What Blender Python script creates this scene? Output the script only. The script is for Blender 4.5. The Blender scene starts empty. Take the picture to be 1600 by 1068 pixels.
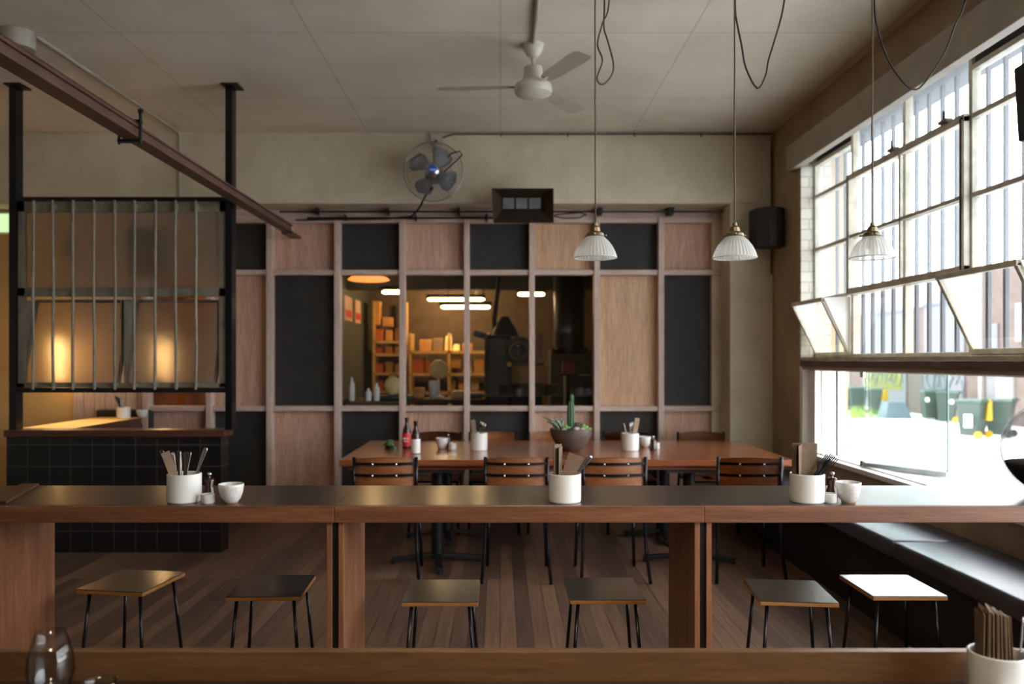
import bpy, bmesh, math, random
from mathutils import Vector, Matrix
random.seed(7)
PI = math.pi
sc = bpy.context.scene
COL = sc.collection
# ---------------------------------------------------------------- camera
H, XV, YV, F = 1.43, 782.0, 562.0, 1244.0
cam_d = bpy.data.cameras.new('camera'); cam = bpy.data.objects.new('camera', cam_d); COL.objects.link(cam)
cam.location = (0, 0, H); cam.rotation_euler = (PI/2, 0, 0)
cam_d.sensor_width = 36; cam_d.lens = F*36/1600
cam_d.shift_x = (800-XV)/1600; cam_d.shift_y = (YV-534)/1600
cam_d.dof.use_dof = True; cam_d.dof.focus_distance = 2.85; cam_d.dof.aperture_fstop = 2.3
cam_d.clip_start = .05; cam_d.clip_end = 300
sc.camera = cam
# ---------------------------------------------------------------- world, exposure, portals
w = bpy.data.worlds.new('overcast_sky'); sc.world = w; w.use_nodes = True
bg = w.node_tree.nodes['Background']; bg.inputs[0].default_value = (.93, .97, 1, 1); bg.inputs[1].default_value = 10
sc.view_settings.view_transform = 'Standard'; sc.view_settings.look = 'None'
sc.view_settings.gamma = 1; sc.view_settings.exposure = 0.0; sc.view_settings.use_curve_mapping = False
cy = sc.cycles
cy.use_denoising = True; cy.max_bounces = 9; cy.diffuse_bounces = 5; cy.glossy_bounces = 4
cy.transmission_bounces = 6; cy.transparent_max_bounces = 14
cy.sample_clamp_indirect = 6; cy.caustics_reflective = False; cy.caustics_refractive = False; cy.blur_glossy = .5

def portal(name, loc, rot, sx, sy):
    l = bpy.data.lights.new(name, 'AREA'); l.shape = 'RECTANGLE'; l.size = sx; l.size_y = sy
    l.cycles.is_portal = True
    o = bpy.data.objects.new(name, l); o.location = loc; o.rotation_euler = rot; COL.objects.link(o)
portal('window_portal', (2.95, 3.1, 2.0), (0, PI/2, 0), 2.75, 7.4)

def lamp(name, kind, loc, energy, color, size=.1, rot=(0,0,0), sy=None, spot=None):
    l = bpy.data.lights.new(name, kind); l.energy = energy; l.color = color
    if kind == 'AREA':
        l.size = size
        if sy: l.shape = 'RECTANGLE'; l.size_y = sy
    else: l.shadow_soft_size = size
    if spot: l.spot_size = spot; l.spot_blend = .8
    o = bpy.data.objects.new(name, l); o.location = loc; o.rotation_euler = rot; COL.objects.link(o); return o

# ---------------------------------------------------------------- helpers
def P(px, py, dm): return Vector(((px-XV)*dm, dm*F, H-(py-YV)*dm))
def lin(c):
    return tuple(((v/255)/12.92 if v/255 <= .04045 else ((v/255+.055)/1.055)**2.4) for v in c)
class NT:
    def __init__(s, name):
        s.m = bpy.data.materials.new(name); s.m.use_nodes = True; s.t = s.m.node_tree; s.n = s.t.nodes
        s.b = s.n['Principled BSDF']; s.out = s.n['Material Output']
    def new(s, t, **k):
        x = s.n.new(t)
        for a, v in k.items(): setattr(x, a, v)
        return x
    def link(s, a, b): s.t.links.new(a, b)
    def coords(s, scale=(1,1,1), kind='Object', rot=(0,0,0)):
        tc = s.new('ShaderNodeTexCoord'); mp = s.new('ShaderNodeMapping')
        mp.inputs['Scale'].default_value = scale; mp.inputs['Rotation'].default_value = rot
        s.link(tc.outputs[kind], mp.inputs['Vector']); return mp.outputs[0]
    def noise(s, vec, scale=5, detail=4, rough=.5):
        x = s.new('ShaderNodeTexNoise'); x.inputs['Scale'].default_value = scale
        x.inputs['Detail'].default_value = detail; x.inputs['Roughness'].default_value = rough
        s.link(vec, x.inputs['Vector']); return x.outputs['Fac']
    def ramp(s, fac, stops):
        r = s.new('ShaderNodeValToRGB'); e = r.color_ramp.elements
        while len(e) < len(stops): e.new(.5)
        for i, (p, c) in enumerate(stops): e[i].position = p; e[i].color = (*lin(c), 1)
        s.link(fac, r.inputs[0]); return r.outputs[0]
    def mix(s, fac, a, b, mode='MIX'):
        x = s.new('ShaderNodeMix', data_type='RGBA', blend_type=mode)
        for i, v in ((0, fac), (6, a), (7, b)):
            if isinstance(v, (int, float)): x.inputs[i].default_value = v
            elif isinstance(v, tuple): x.inputs[i].default_value = (*v[:3], 1)
            else: s.link(v, x.inputs[i])
        return x.outputs[2]
    def bump(s, fac, strength=.2, dist=.01):
        x = s.new('ShaderNodeBump'); x.inputs['Strength'].default_value = strength; x.inputs['Distance'].default_value = dist
        s.link(fac, x.inputs['Height']); s.link(x.outputs[0], s.b.inputs['Normal']); return x
    def set(s, **k):
        for a, v in k.items():
            i = s.b.inputs[a.replace('_', ' ')]
            if isinstance(v, (int, float)): i.default_value = v
            elif isinstance(v, tuple): i.default_value = (*v[:3], 1)
            else: s.link(v, i)
        return s
def plain(name, c, rough=.6, metal=0, var=.12, nscale=6, bump=.0, spec=.5):
    t = NT(name); v = t.coords(); n = t.noise(v, nscale, 5, .6)
    lo = tuple(max(0, x*(1-var)) for x in c); hi = tuple(min(255, x*(1+var*.6)) for x in c)
    t.set(Base_Color=t.ramp(n, [(.3, lo), (.7, hi)]), Roughness=rough, Metallic=metal)
    t.b.inputs['Specular IOR Level'].default_value = spec
    if bump: t.bump(t.noise(v, nscale*6, 4), bump, .004)
    return t.m
def wood(name, dark, light, axis='X', rough=.4, scale=1, coat=0, bump=.08, spec=.5):
    t = NT(name); sc_ = {'X': (.7, 9, 9), 'Y': (9, .7, 9), 'Z': (9, 9, .7)}[axis]
    v = t.coords(tuple(q*scale for q in sc_)); n1 = t.noise(v, 2.2, 6, .62)
    v2 = t.coords(tuple(q*scale*5 for q in sc_)); n2 = t.noise(v2, 3, 5, .7)
    mid = tuple((a+b)/2 for a, b in zip(dark, light))
    c = t.ramp(n1, [(.28, dark), (.5, mid), (.74, light)])
    c2 = t.ramp(n2, [(.3, (150,150,150)), (.65, (255,255,255))])
    t.set(Base_Color=t.mix(.55, c, c2, 'MULTIPLY'), Roughness=rough)
    t.b.inputs['Specular IOR Level'].default_value = spec
    if coat: t.b.inputs['Coat Weight'].default_value = coat; t.b.inputs['Coat Roughness'].default_value = .18
    t.bump(n2, bump, .003); return t.m
def glassy(name, tint=(1,1,1), gloss=.07, haze=0.0, hazecol=(.9,.95,1), rough=.02, bump=0, edge=0):
    t = NT(name); tr = t.new('ShaderNodeBsdfTransparent'); tr.inputs[0].default_value = (*tint, 1)
    gl = t.new('ShaderNodeBsdfGlossy'); gl.inputs['Roughness'].default_value = rough
    last = tr.outputs[0]
    if haze:
        tl = t.new('ShaderNodeBsdfTranslucent'); tl.inputs[0].default_value = (*hazecol, 1)
        m = t.new('ShaderNodeMixShader'); m.inputs[0].default_value = haze
        t.link(last, m.inputs[1]); t.link(tl.outputs[0], m.inputs[2]); last = m.outputs[0]
    geo = t.new('ShaderNodeNewGeometry'); dt = t.new('ShaderNodeVectorMath', operation='DOT_PRODUCT'); t.link(geo.outputs['Normal'], dt.inputs[0]); t.link(geo.outputs['Incoming'], dt.inputs[1])
    ab = t.new('ShaderNodeMath', operation='ABSOLUTE'); t.link(dt.outputs['Value'], ab.inputs[0])
    iv = t.new('ShaderNodeMath', operation='SUBTRACT'); iv.inputs[0].default_value = 1; t.link(ab.outputs[0], iv.inputs[1])
    pw_ = t.new('ShaderNodeMath', operation='POWER'); pw_.inputs[1].default_value = 5; t.link(iv.outputs[0], pw_.inputs[0])
    ad = t.new('ShaderNodeMath', operation='MULTIPLY_ADD'); ad.inputs[1].default_value = .5; ad.inputs[2].default_value = gloss/2; t.link(pw_.outputs[0], ad.inputs[0]); ad.use_clamp = True
    if edge:
        pe = t.new('ShaderNodeMath', operation='POWER'); pe.inputs[1].default_value = 2.6; t.link(iv.outputs[0], pe.inputs[0])
        me_ = t.new('ShaderNodeMath', operation='MULTIPLY'); me_.inputs[1].default_value = edge; t.link(pe.outputs[0], me_.inputs[0])
        t.link(t.mix(me_.outputs[0], tuple(tint), (.12,.12,.12)), tr.inputs[0])
    m2 = t.new('ShaderNodeMixShader'); t.link(ad.outputs[0], m2.inputs[0]); t.link(last, m2.inputs[1]); t.link(gl.outputs[0], m2.inputs[2])
    if bump:
        v = t.coords(); n = t.noise(v, 60, 3); b = t.new('ShaderNodeBump'); b.inputs['Strength'].default_value = bump
        t.link(n, b.inputs['Height']); t.link(b.outputs[0], gl.inputs['Normal'])
    t.link(m2.outputs[0], t.out.inputs[0]); return t.m
def emis(name, c, s):
    t = NT(name); t.set(Base_Color=(1,1,1)); t.b.inputs['Emission Color'].default_value = (*c, 1); t.b.inputs['Emission Strength'].default_value = s; return t.m

class MB:
    def __init__(s): s.bm = bmesh.new()
    def box(s, a, b, rot=0, piv=None, mat=None):
        x0,y0,z0 = [min(p,q) for p,q in zip(a,b)]; x1,y1,z1 = [max(p,q) for p,q in zip(a,b)]
        vs = [s.bm.verts.new(p) for p in ((x0,y0,z0),(x1,y0,z0),(x1,y1,z0),(x0,y1,z0),(x0,y0,z1),(x1,y0,z1),(x1,y1,z1),(x0,y1,z1))]
        for f in ((0,3,2,1),(4,5,6,7),(0,1,5,4),(1,2,6,5),(2,3,7,6),(3,0,4,7)): s.bm.faces.new([vs[i] for i in f])
        if rot:
            c = Vector(piv) if piv else Vector(((x0+x1)/2,(y0+y1)/2,(z0+z1)/2))
            bmesh.ops.rotate(s.bm, verts=vs, cent=c, matrix=Matrix.Rotation(rot, 3, 'Z'))
        if mat is not None: bmesh.ops.transform(s.bm, verts=vs, matrix=mat)
        return s
    def hexa(s, pts):
        vs = [s.bm.verts.new(p) for p in pts]
        for f in ((0,3,2,1),(4,5,6,7),(0,1,5,4),(1,2,6,5),(2,3,7,6),(3,0,4,7)): s.bm.faces.new([vs[i] for i in f])
        return s
    def bar(s, p, q, wx, wy, up=(0,0,1)):
        p, q = Vector(p), Vector(q); d = (q-p).normalized(); u = Vector(up)
        if abs(d.dot(u)) > .99: u = Vector((0,1,0))
        a = d.cross(u).normalized()*wx/2; b = a.cross(d).normalized()*wy/2
        return s.hexa([p-a-b, p+a-b, p+a+b, p-a+b, q-a-b, q+a-b, q+a+b, q-a+b])
    def tube(s, pts, r, n=8, closed=False, cap=True):
        pts = [Vector(p) for p in pts]; rings = []; m = len(pts); rr = r if isinstance(r, (list, tuple)) else [r]*m
        prev = None
        for i, p in enumerate(pts):
            if closed: d = pts[(i+1) % m]-pts[i-1]
            else: d = pts[min(i+1, m-1)]-pts[max(i-1, 0)]
            d = d.normalized() if d.length > 1e-9 else Vector((0,0,1))
            if prev is None:
                u = Vector((0,0,1)) if abs(d.z) < .9 else Vector((1,0,0)); a = d.cross(u).normalized()
            else:
                a = (prev-d*prev.dot(d)); a = a.normalized() if a.length > 1e-6 else d.orthogonal().normalized()
            prev = a; b = d.cross(a)
            rings.append([s.bm.verts.new(p+(a*math.cos(2*PI*k/n)+b*math.sin(2*PI*k/n))*rr[i]) for k in range(n)])
        for i in range(m if closed else m-1):
            r0, r1 = rings[i], rings[(i+1) % m]
            for k in range(n): s.bm.faces.new((r0[k], r0[(k+1) % n], r1[(k+1) % n], r1[k]))
        if cap and not closed: s.bm.faces.new(rings[0][::-1]); s.bm.faces.new(rings[-1])
        return s
    def lathe(s, prof, c=(0,0,0), n=32, rib=0, ribn=0, cap0=False, cap1=False, mat=None):
        c = Vector(c); rings = []; al = []
        for r, z in prof:
            rg = []
            for k in range(n):
                a = 2*PI*k/n; q = r*(1+(rib*math.cos(ribn*a) if rib else 0))
                v = s.bm.verts.new(c+Vector((q*math.cos(a), q*math.sin(a), z))); rg.append(v); al.append(v)
            rings.append(rg)
        for r0, r1 in zip(rings, rings[1:]):
            for k in range(n): s.bm.faces.new((r0[k], r0[(k+1) % n], r1[(k+1) % n], r1[k]))
        if cap0: s.bm.faces.new(rings[0][::-1])
        if cap1: s.bm.faces.new(rings[-1])
        if mat is not None: bmesh.ops.transform(s.bm, verts=al, matrix=mat)
        return s
    def blob(s, c, r, sq=(1,1,1), jit=.0, sub=2, seed=0):
        rd = random.Random(seed); g = bmesh.ops.create_icosphere(s.bm, subdivisions=sub, radius=1)
        for v in g['verts']:
            k = 1+rd.uniform(-jit, jit); v.co = Vector((v.co.x*r*sq[0]*k, v.co.y*r*sq[1]*k, v.co.z*r*sq[2]*k))+Vector(c)
        return s
    def sheet(s, rows, thick=0):
        vs = [[s.bm.verts.new(p) for p in row] for row in rows]
        for a, b in zip(vs, vs[1:]):
            for i in range(len(a)-1): s.bm.faces.new((a[i], a[i+1], b[i+1], b[i]))
        if thick: bmesh.ops.solidify(s.bm, geom=s.bm.faces[:], thickness=thick)
        return s
    def prism(s, poly, axis, a, b):
        def mk(p, t): return (t, p[0], p[1]) if axis == 'X' else ((p[0], t, p[1]) if axis == 'Y' else (p[0], p[1], t))
        v0 = [s.bm.verts.new(mk(p, a)) for p in poly]; v1 = [s.bm.verts.new(mk(p, b)) for p in poly]; n = len(poly)
        s.bm.faces.new(v0[::-1]); s.bm.faces.new(v1)
        for i in range(n): s.bm.faces.new((v0[i], v0[(i+1) % n], v1[(i+1) % n], v1[i]))
        return s
    def build(s, name, mat, parent=None, smooth=False, bevel=0, world=False, sub=0):
        off = None
        if world and parent is not None:
            off = Vector((0,0,0)); q_ = parent
            while q_ is not None: off -= q_.location; q_ = q_.parent
        if off is not None: bmesh.ops.translate(s.bm, verts=s.bm.verts[:], vec=off)
        bmesh.ops.recalc_face_normals(s.bm, faces=s.bm.faces[:])
        me = bpy.data.meshes.new(name); s.bm.to_mesh(me); s.bm.free()
        me.materials.append(mat)
        if smooth:
            for f in me.polygons: f.use_smooth = True
            if smooth == 'auto':
                me.shade_smooth() if hasattr(me, 'shade_smooth') else None
                try: me.set_sharp_from_angle(angle=math.radians(35))
                except Exception: pass
        o = bpy.data.objects.new(name, me); COL.objects.link(o)
        if parent is not None: o.parent = parent
        if bevel:
            m = o.modifiers.new('bevel', 'BEVEL'); m.width = bevel; m.segments = 2; m.limit_method = 'ANGLE'
        return o
def tag(o, label, cat, group=None, kind=None):
    o['label'] = label; o['category'] = cat
    if group: o['group'] = group
    if kind: o['kind'] = kind
    return o
def thing(name, label, cat, loc=(0,0,0), rz=0, group=None):
    o = bpy.data.objects.new(name, None); COL.objects.link(o); o.empty_display_size = .05
    o.location = loc; o.rotation_euler = (0, 0, rz); return tag(o, label, cat, group)
def struct(name, mb, mat, **k):
    o = mb.build(name, mat, **k); o['kind'] = 'structure'; return o
def dup(o, loc=None, rz=None, label=None, group=None, parent=None):
    c = o.copy(); COL.objects.link(c)
    if parent is not None: c.parent = parent
    if loc is not None: c.location = loc
    if rz is not None: c.rotation_euler = (0, 0, rz)
    if label: c['label'] = label
    if group: c['group'] = group
    for ch in list(o.children): dup(ch, parent=c)
    return c

# ---------------------------------------------------------------- materials
def m_ceiling():
    t = NT('ceiling_paint'); v = t.coords(); n = t.noise(v, 1.3, 6, .6)
    c = t.ramp(n, [(.3, (204,194,176)), (.7, (226,217,200))])
    br = t.new('ShaderNodeTexBrick'); br.offset = 0; br.inputs['Scale'].default_value = 1
    br.inputs['Brick Width'].default_value = 1.2; br.inputs['Row Height'].default_value = 1.25; br.inputs['Mortar Size'].default_value = .006
    br.inputs['Color1'].default_value = (1,1,1,1); br.inputs['Color2'].default_value = (1,1,1,1); br.inputs['Mortar'].default_value = (.8,.78,.74,1)
    t.link(v, br.inputs['Vector'])
    n2 = t.noise(v, 9, 6, .7); st = t.ramp(n2, [(.72, (255,255,255)), (.8, (150,135,115))])
    t.set(Base_Color=t.mix(1, t.mix(.5, c, st, 'MULTIPLY'), br.outputs[0], 'MULTIPLY'), Roughness=.7); t.bump(n2, .15, .01); return t.m
def m_wallpaint(name, lo, hi, brick=False, rot=(0,0,0), bstr=.15):
    t = NT(name); v = t.coords(rot=rot); n = t.noise(v, 1.6, 7, .65); c = t.ramp(n, [(.3, lo), (.68, hi)])
    n2 = t.noise(v, 22, 4, .6); st = t.ramp(n2, [(.66, (255,255,255)), (.78, (170,160,145))])
    col = t.mix(.4, c, st, 'MULTIPLY'); h = n2
    if brick:
        br = t.new('ShaderNodeTexBrick'); br.inputs['Scale'].default_value = 1; br.inputs['Brick Width'].default_value = .24
        br.inputs['Row Height'].default_value = .086; br.inputs['Mortar Size'].default_value = .006; t.link(v, br.inputs['Vector'])
        br.inputs['Color1'].default_value = (1,1,1,1); br.inputs['Color2'].default_value = (.93,.93,.93,1); br.inputs['Mortar'].default_value = (.7,.68,.64,1)
        col = t.mix(1, col, br.outputs[0], 'MULTIPLY')
    t.set(Base_Color=col, Roughness=.65); t.bump(h, bstr, .008); return t.m
def m_brick(name, a, b, mortar, rot, bw=.24, rh=.086, ms=.01):
    t = NT(name); v = t.coords(rot=rot); br = t.new('ShaderNodeTexBrick'); br.inputs['Scale'].default_value = 1
    br.inputs['Brick Width'].default_value = bw; br.inputs['Row Height'].default_value = rh; br.inputs['Mortar Size'].default_value = ms
    br.inputs['Color1'].default_value = (*lin(a),1); br.inputs['Color2'].default_value = (*lin(b),1); br.inputs['Mortar'].default_value = (*lin(mortar),1)
    t.link(v, br.inputs['Vector']); n = t.noise(v, 3, 5); t.set(Base_Color=t.mix(.35, br.outputs[0], t.ramp(n, [(.3,(120,110,105)),(.7,(255,250,245))]), 'MULTIPLY'), Roughness=.85); return t.m
def m_tile():
    t = NT('black_tile'); tc = t.new('ShaderNodeTexCoord'); mp = t.new('ShaderNodeMapping'); mp.inputs['Rotation'].default_value = (PI/2, 0, 0)
    geo = t.new('ShaderNodeSeparateXYZ'); t.link(tc.outputs['Object'], geo.inputs[0])
    ad = t.new('ShaderNodeMath', operation='ADD'); t.link(geo.outputs[0], ad.inputs[0]); t.link(geo.outputs[1], ad.inputs[1])
    cb = t.new('ShaderNodeCombineXYZ'); t.link(ad.outputs[0], cb.inputs[0]); t.link(geo.outputs[2], cb.inputs[1])
    br = t.new('ShaderNodeTexBrick'); br.offset = 0; br.inputs['Scale'].default_value = 1
    br.inputs['Brick Width'].default_value = .16; br.inputs['Row Height'].default_value = .16; br.inputs['Mortar Size'].default_value = .003; br.inputs['Mortar Smooth'].default_value = .1
    br.inputs['Color1'].default_value = (*lin((17,17,19)),1); br.inputs['Color2'].default_value = (*lin((20,20,22)),1); br.inputs['Mortar'].default_value = (*lin((70,66,65)),1)
    t.link(cb.outputs[0], br.inputs['Vector']); t.set(Base_Color=br.outputs[0], Roughness=.3); return t.m
def m_floor():
    t = NT('floor_boards'); v = t.coords(rot=(0,0,PI/2)); br = t.new('ShaderNodeTexBrick'); br.offset = .37; br.inputs['Scale'].default_value = 1
    br.inputs['Brick Width'].default_value = 2.6; br.inputs['Row Height'].default_value = .085; br.inputs['Mortar Size'].default_value = .0016
    br.inputs['Color1'].default_value = (*lin((146,112,90)),1); br.inputs['Color2'].default_value = (*lin((96,74,62)),1); br.inputs['Mortar'].default_value = (*lin((38,28,24)),1)
    t.link(v, br.inputs['Vector'])
    v2 = t.coords((26, .8, 1)); g = t.noise(v2, 2.5, 3, .5); n = t.noise(t.coords(), 1.8, 5, .6)
    c = t.mix(.6, br.outputs[0], t.ramp(g, [(.3,(140,130,122)),(.7,(255,250,245))]), 'MULTIPLY')
    c = t.mix(t.ramp(n, [(.3,(0,0,0)),(.75,(110,110,110))]), c, lin((92,82,76)))
    t.set(Base_Color=c, Roughness=.42); return t.m
def m_frosted():
    t = NT('frosted_glass'); v = t.coords((1,1,.35)); n = t.noise(v, 90, 3)
    tl = t.new('ShaderNodeBsdfTranslucent'); tl.inputs[0].default_value = (.86,.80,.68,1)
    rf = t.new('ShaderNodeBsdfGlass'); rf.inputs['Roughness'].default_value = .36; rf.inputs['IOR'].default_value = 1.15; rf.inputs[0].default_value = (.92,.88,.8,1)
    df = t.new('ShaderNodeBsdfPrincipled'); df.inputs['Base Color'].default_value = (.42,.38,.32,1); df.inputs['Roughness'].default_value = .35
    b = t.new('ShaderNodeBump'); b.inputs['Strength'].default_value = .5; b.inputs['Distance'].default_value = .003; t.link(n, b.inputs['Height'])
    for x in (rf, tl, df): t.link(b.outputs[0], x.inputs['Normal'])
    m = t.new('ShaderNodeMixShader'); m.inputs[0].default_value = .72; t.link(tl.outputs[0], m.inputs[1]); t.link(rf.outputs[0], m.inputs[2])
    m2 = t.new('ShaderNodeMixShader'); m2.inputs[0].default_value = .15; t.link(m.outputs[0], m2.inputs[1]); t.link(df.outputs[0], m2.inputs[2])
    t.link(m2.outputs[0], t.out.inputs[0]); return t.m
ORD = ['leftmost','second','third','fourth','fifth','sixth','seventh','eighth','ninth','tenth','eleventh']
M = dict(
    ceil=m_ceiling(), cream=m_wallpaint('cream_wall', (186,173,150), (218,206,182)),
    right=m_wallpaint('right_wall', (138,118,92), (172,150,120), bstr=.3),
    reveal=m_wallpaint('painted_brick', (205,200,185), (232,228,214), True, (PI/2,0,0)),
    yellow=m_wallpaint('ochre_wall', (205,165,105), (222,184,122)),
    tile=m_tile(), floor=m_floor(), frosted=m_frosted(),
    ply=wood('pink_ply', (196,150,128), (228,188,166), 'Z', .6, .6), plyy=wood('yellow_ply', (204,158,124), (230,192,156), 'Z', .6, .6),
    grid=wood('limed_timber', (196,166,152), (228,206,194), 'Z', .55, .8), gridx=wood('limed_timber_rail', (196,166,152), (228,206,194), 'X', .55, .8),
    chalk=plain('black_board', (44,41,39), .7, var=.2), steel=plain('black_steel', (26,26,29), .45, .3, .1), steelg=plain('black_gloss_steel', (24,25,30), .25, .4, .1),
    bartop=wood('dark_bar_top', (46,38,34), (78,64,55), 'X', .30, 1, .15), baredge=wood('bar_edge', (104,62,40), (148,98,66), 'X', .42),
    panel=wood('bar_panel', (122,76,50), (168,112,78), 'Z', .45, .6), lip=wood('near_lip', (96,66,40), (128,92,58), 'X', .35),
    table=wood('table_top', (128,66,36), (182,108,66), 'X', .22, .8, .4), tedge=wood('table_edge', (112,54,32), (150,82,50), 'X', .4),
    chply=wood('chair_ply', (138,82,46), (178,116,70), 'X', .38, .8), chedge=wood('chair_ply_edge', (196,140,90), (222,172,122), 'X', .45, 1.5),
    lam=plain('dark_laminate', (58,52,48), .2, 0, .1, 4, spec=.45), plyedge=wood('stool_edge', (148,96,42), (186,128,62), 'X', .5, 2),
    beam=plain('brown_beam', (92,66,54), .5, 0, .2, 4), cap=wood('cap_timber', (70,40,30), (100,60,44), 'X', .4),
    white=plain('white_paint', (240,239,235), .45, 0, .04), offw=plain('pelmet_paint', (172,164,150), .55, 0, .08, 3),
    creamst=plain('cream_steel', (206,200,182), .45, 0, .14, 9), brownst=plain('brown_lintel', (104,82,68), .5, 0, .15),
    greysash=plain('grey_sash_paint', (132,124,108), .5, 0, .15, 9),
    porc=plain('white_porcelain', (228,226,222), .2, 0, .03), cup=plain('speckled_stoneware', (214,212,208), .28, 0, .08, 60), raw=plain('raw_clay', (178,148,120), .7, 0, .08),
    kraft=plain('kraft_paper', (150,126,102), .8, 0, .1, 20), kraftd=plain('dark_kraft', (112,88,70), .8, 0, .1, 20), chrome=plain('stainless', (205,205,210), .16, 1, .05),
    dsteel=plain('dark_stainless', (120,112,106), .25, 1, .1), fanw=plain('fan_enamel', (206,200,184), .35, 0, .06), brass=plain('aged_brass', (120,104,80), .35, .9, .25, 20),
    cord=plain('brown_cord', (84,66,42), .6), cordb=plain('black_cord', (32,28,26), .6), leather=plain('bench_leather', (70,71,84), .36, 0, .12, 5, .2),
    benchf=plain('bench_front', (26,24,23), .6), glass=glassy('clear_glass'), tgl=glassy('textured_glass', (.95,.97,.98), .08, .05, (.9,.94,.98), .15, .4),
    tempered=glassy('tempered_glass', (.965,.99,.985), .10), gedge=plain('glass_edge', (38,84,80), .2),
    drink=glassy('tumbler_glass', (.95,.95,.95), .10, 0, rough=.03, edge=.5), globe=glassy('globe_glass', (.80,.80,.81), .10, 0, rough=.02, edge=1.0), roofb=plain('awning_soffit', (60,68,75), .7), bars=plain('security_bar', (78,84,92), .6, 0),
    amber=plain('amber_glass', (52,22,16), .08, 0, .1), redl=plain('red_label', (196,40,44), .5, 0, .05), whl=plain('white_label', (232,230,226), .5, 0, .03),
    clay=plain('brown_bowl', (92,80,72), .5, 0, .2, 14), green=plain('cactus_green', (60,96,58), .55, 0, .2, 30), green2=plain('succulent_green', (120,164,84), .5, 0, .2, 30),
    pale=plain('pale_succulent', (146,166,140), .5, 0, .15, 30), soil=plain('dark_soil', (34,28,26), .95, 0, .4, 60, .8), stone=plain('pebble', (190,176,158), .7, 0, .15, 15),
    store=plain('store_wall', (150,92,50), .8, 0, .35, 3), dark=plain('dark_green_wall', (66,68,58), .7, 0, .12), rback=plain('roastery_back_wall', (84,68,50), .8, 0, .2), rceil=plain('roastery_ceiling', (40,37,34), .8),
    shelf=plain('pine_shelf', (214,170,100), .6), box1=plain('cardboard', (206,150,84), .8), box2=plain('orange_carton', (196,98,36), .7), bag=plain('pale_bag', (236,214,150), .6),
    mach=plain('roaster_black', (22,20,20), .35, .5), red=plain('red_tin', (170,24,28), .45), bluegrey=plain('blue_grey_plastic', (84,98,106), .5), blue=plain('badge_blue', (24,92,190), .35),
    silverp=plain('silver_plastic', (150,152,156), .35, .4), fanblade=plain('grey_blade', (158,160,166), .4), wiregrey=plain('cage_wire', (150,148,142), .35, .7),
    heat=plain('heater_bronze', (92,76,64), .38, .5), heatin=plain('ceramic_plaque', (112,108,110), .7), road=plain('road', (205,206,210), .9, 0, .12, 2), path=plain('footpath', (226,222,218), .9, 0, .08, 2),
    bing=plain('bin_green', (42,58,50), .5, 0, .1), binlid=plain('bin_lid', (40,64,52), .5), yel=plain('bin_yellow', (160,126,10), .45), graff=plain('yellow_graffiti', (98,97,8), .7, 0, .2, 2),
    render=plain('white_render', (122,119,117), .8, 0, .04), shutter=plain('roller_shutter', (96,98,101), .6, 0, .05), grass=plain('weeds', (120,150,70), .8, 0, .3, 10),
    brick=m_brick('street_brick', (88,42,34), (72,34,28), (92,80,74), (PI/2,0,PI/2)),
    shade=None, tube=emis('tube_glow', (1,.78,.42), 9), orange=emis('orange_glow', (1,.28,.05), 1.6), warm=emis('warm_bulb', (1,.60,.24), 12), exit=emis('exit_glow', (.55,.85,.4), 1.0))
def m_shade():
    t = NT('prismatic_glass'); tr = t.new('ShaderNodeBsdfTransparent'); tr.inputs[0].default_value = (.86,.86,.84,1)
    tl = t.new('ShaderNodeBsdfTranslucent'); tl.inputs[0].default_value = (.86,.85,.82,1)
    pr = t.new('ShaderNodeBsdfPrincipled'); pr.inputs['Base Color'].default_value = (.72,.71,.68,1); pr.inputs['Roughness'].default_value = .12
    a = t.new('ShaderNodeMixShader'); a.inputs[0].default_value = .6; t.link(tr.outputs[0], a.inputs[1]); t.link(tl.outputs[0], a.inputs[2])
    b = t.new('ShaderNodeMixShader'); b.inputs[0].default_value = .45; t.link(a.outputs[0], b.inputs[1]); t.link(pr.outputs[0], b.inputs[2])
    t.link(b.outputs[0], t.out.inputs[0]); return t.m
M['shade'] = m_shade()

# ================================================================ THE SETTING
XR, XL, ZC, YB = 2.458, -4.02, 3.484, 7.18     # right wall, left wall, ceiling height, bulkhead face
GY = 7.54                                        # timber grid wall
struct('floor', MB().box((-6.2, -3.6, -.12), (2.85, 13.3, 0)), M['floor'])
struct('ceiling', MB().box((-6.2, -3.6, ZC), (3.0, 13.3, ZC+.15)), M['ceil'])
struct('wall_left', MB().box((-6.2, -3.6, 0), (-6.0, 7.9, ZC)), M['cream'])
struct('wall_ochre', MB().box((-6.0, GY-.03, 0), (XL, GY+.15, 2.84)), M['yellow'])
# right wall: pieces round the window opening (Y 6.56 far jamb .. -0.5 near jamb)
YJ, YN = 6.53, -.4
rw = MB()
rw.box((XR, YJ, 0), (2.85, 13.3, ZC)); rw.box((XR, -3.6, 0), (2.85, YN, ZC))
rw.box((XR, YN, 0), (2.85, YJ, .655)); rw.box((XR, YN, 3.12), (2.62, YJ, ZC))
struct('wall_right', rw, M['right'])
struct('trim_5', MB().box((2.62, YN, 3.12), (2.86, YJ, 3.6)), M['roofb'])
# rear wall behind the viewer
bw = MB(); bw.box((-6.2, -3.6, 0), (2.85, -3.4, ZC))
struct('wall_rear', bw, M['cream'])
# bulkhead over the timber grid and the pier on its right
bh = MB(); bh.box((-6.0, YB, 2.84), (XR, 7.9, ZC)); bh.box((2.07, YB, 0), (XR, 7.9, 2.84))
struct('wall_back', bh, M['cream'], bevel=.006)
struct('trim_1', MB().box((1.98, YB+.28, 0), (2.07, 7.8, 2.84)), M['cream'])
# pelmet
struct('trim_2', MB().box((2.392, YN, 3.0), (XR, 6.66, 3.21)), M['offw'], bevel=.004)
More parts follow.
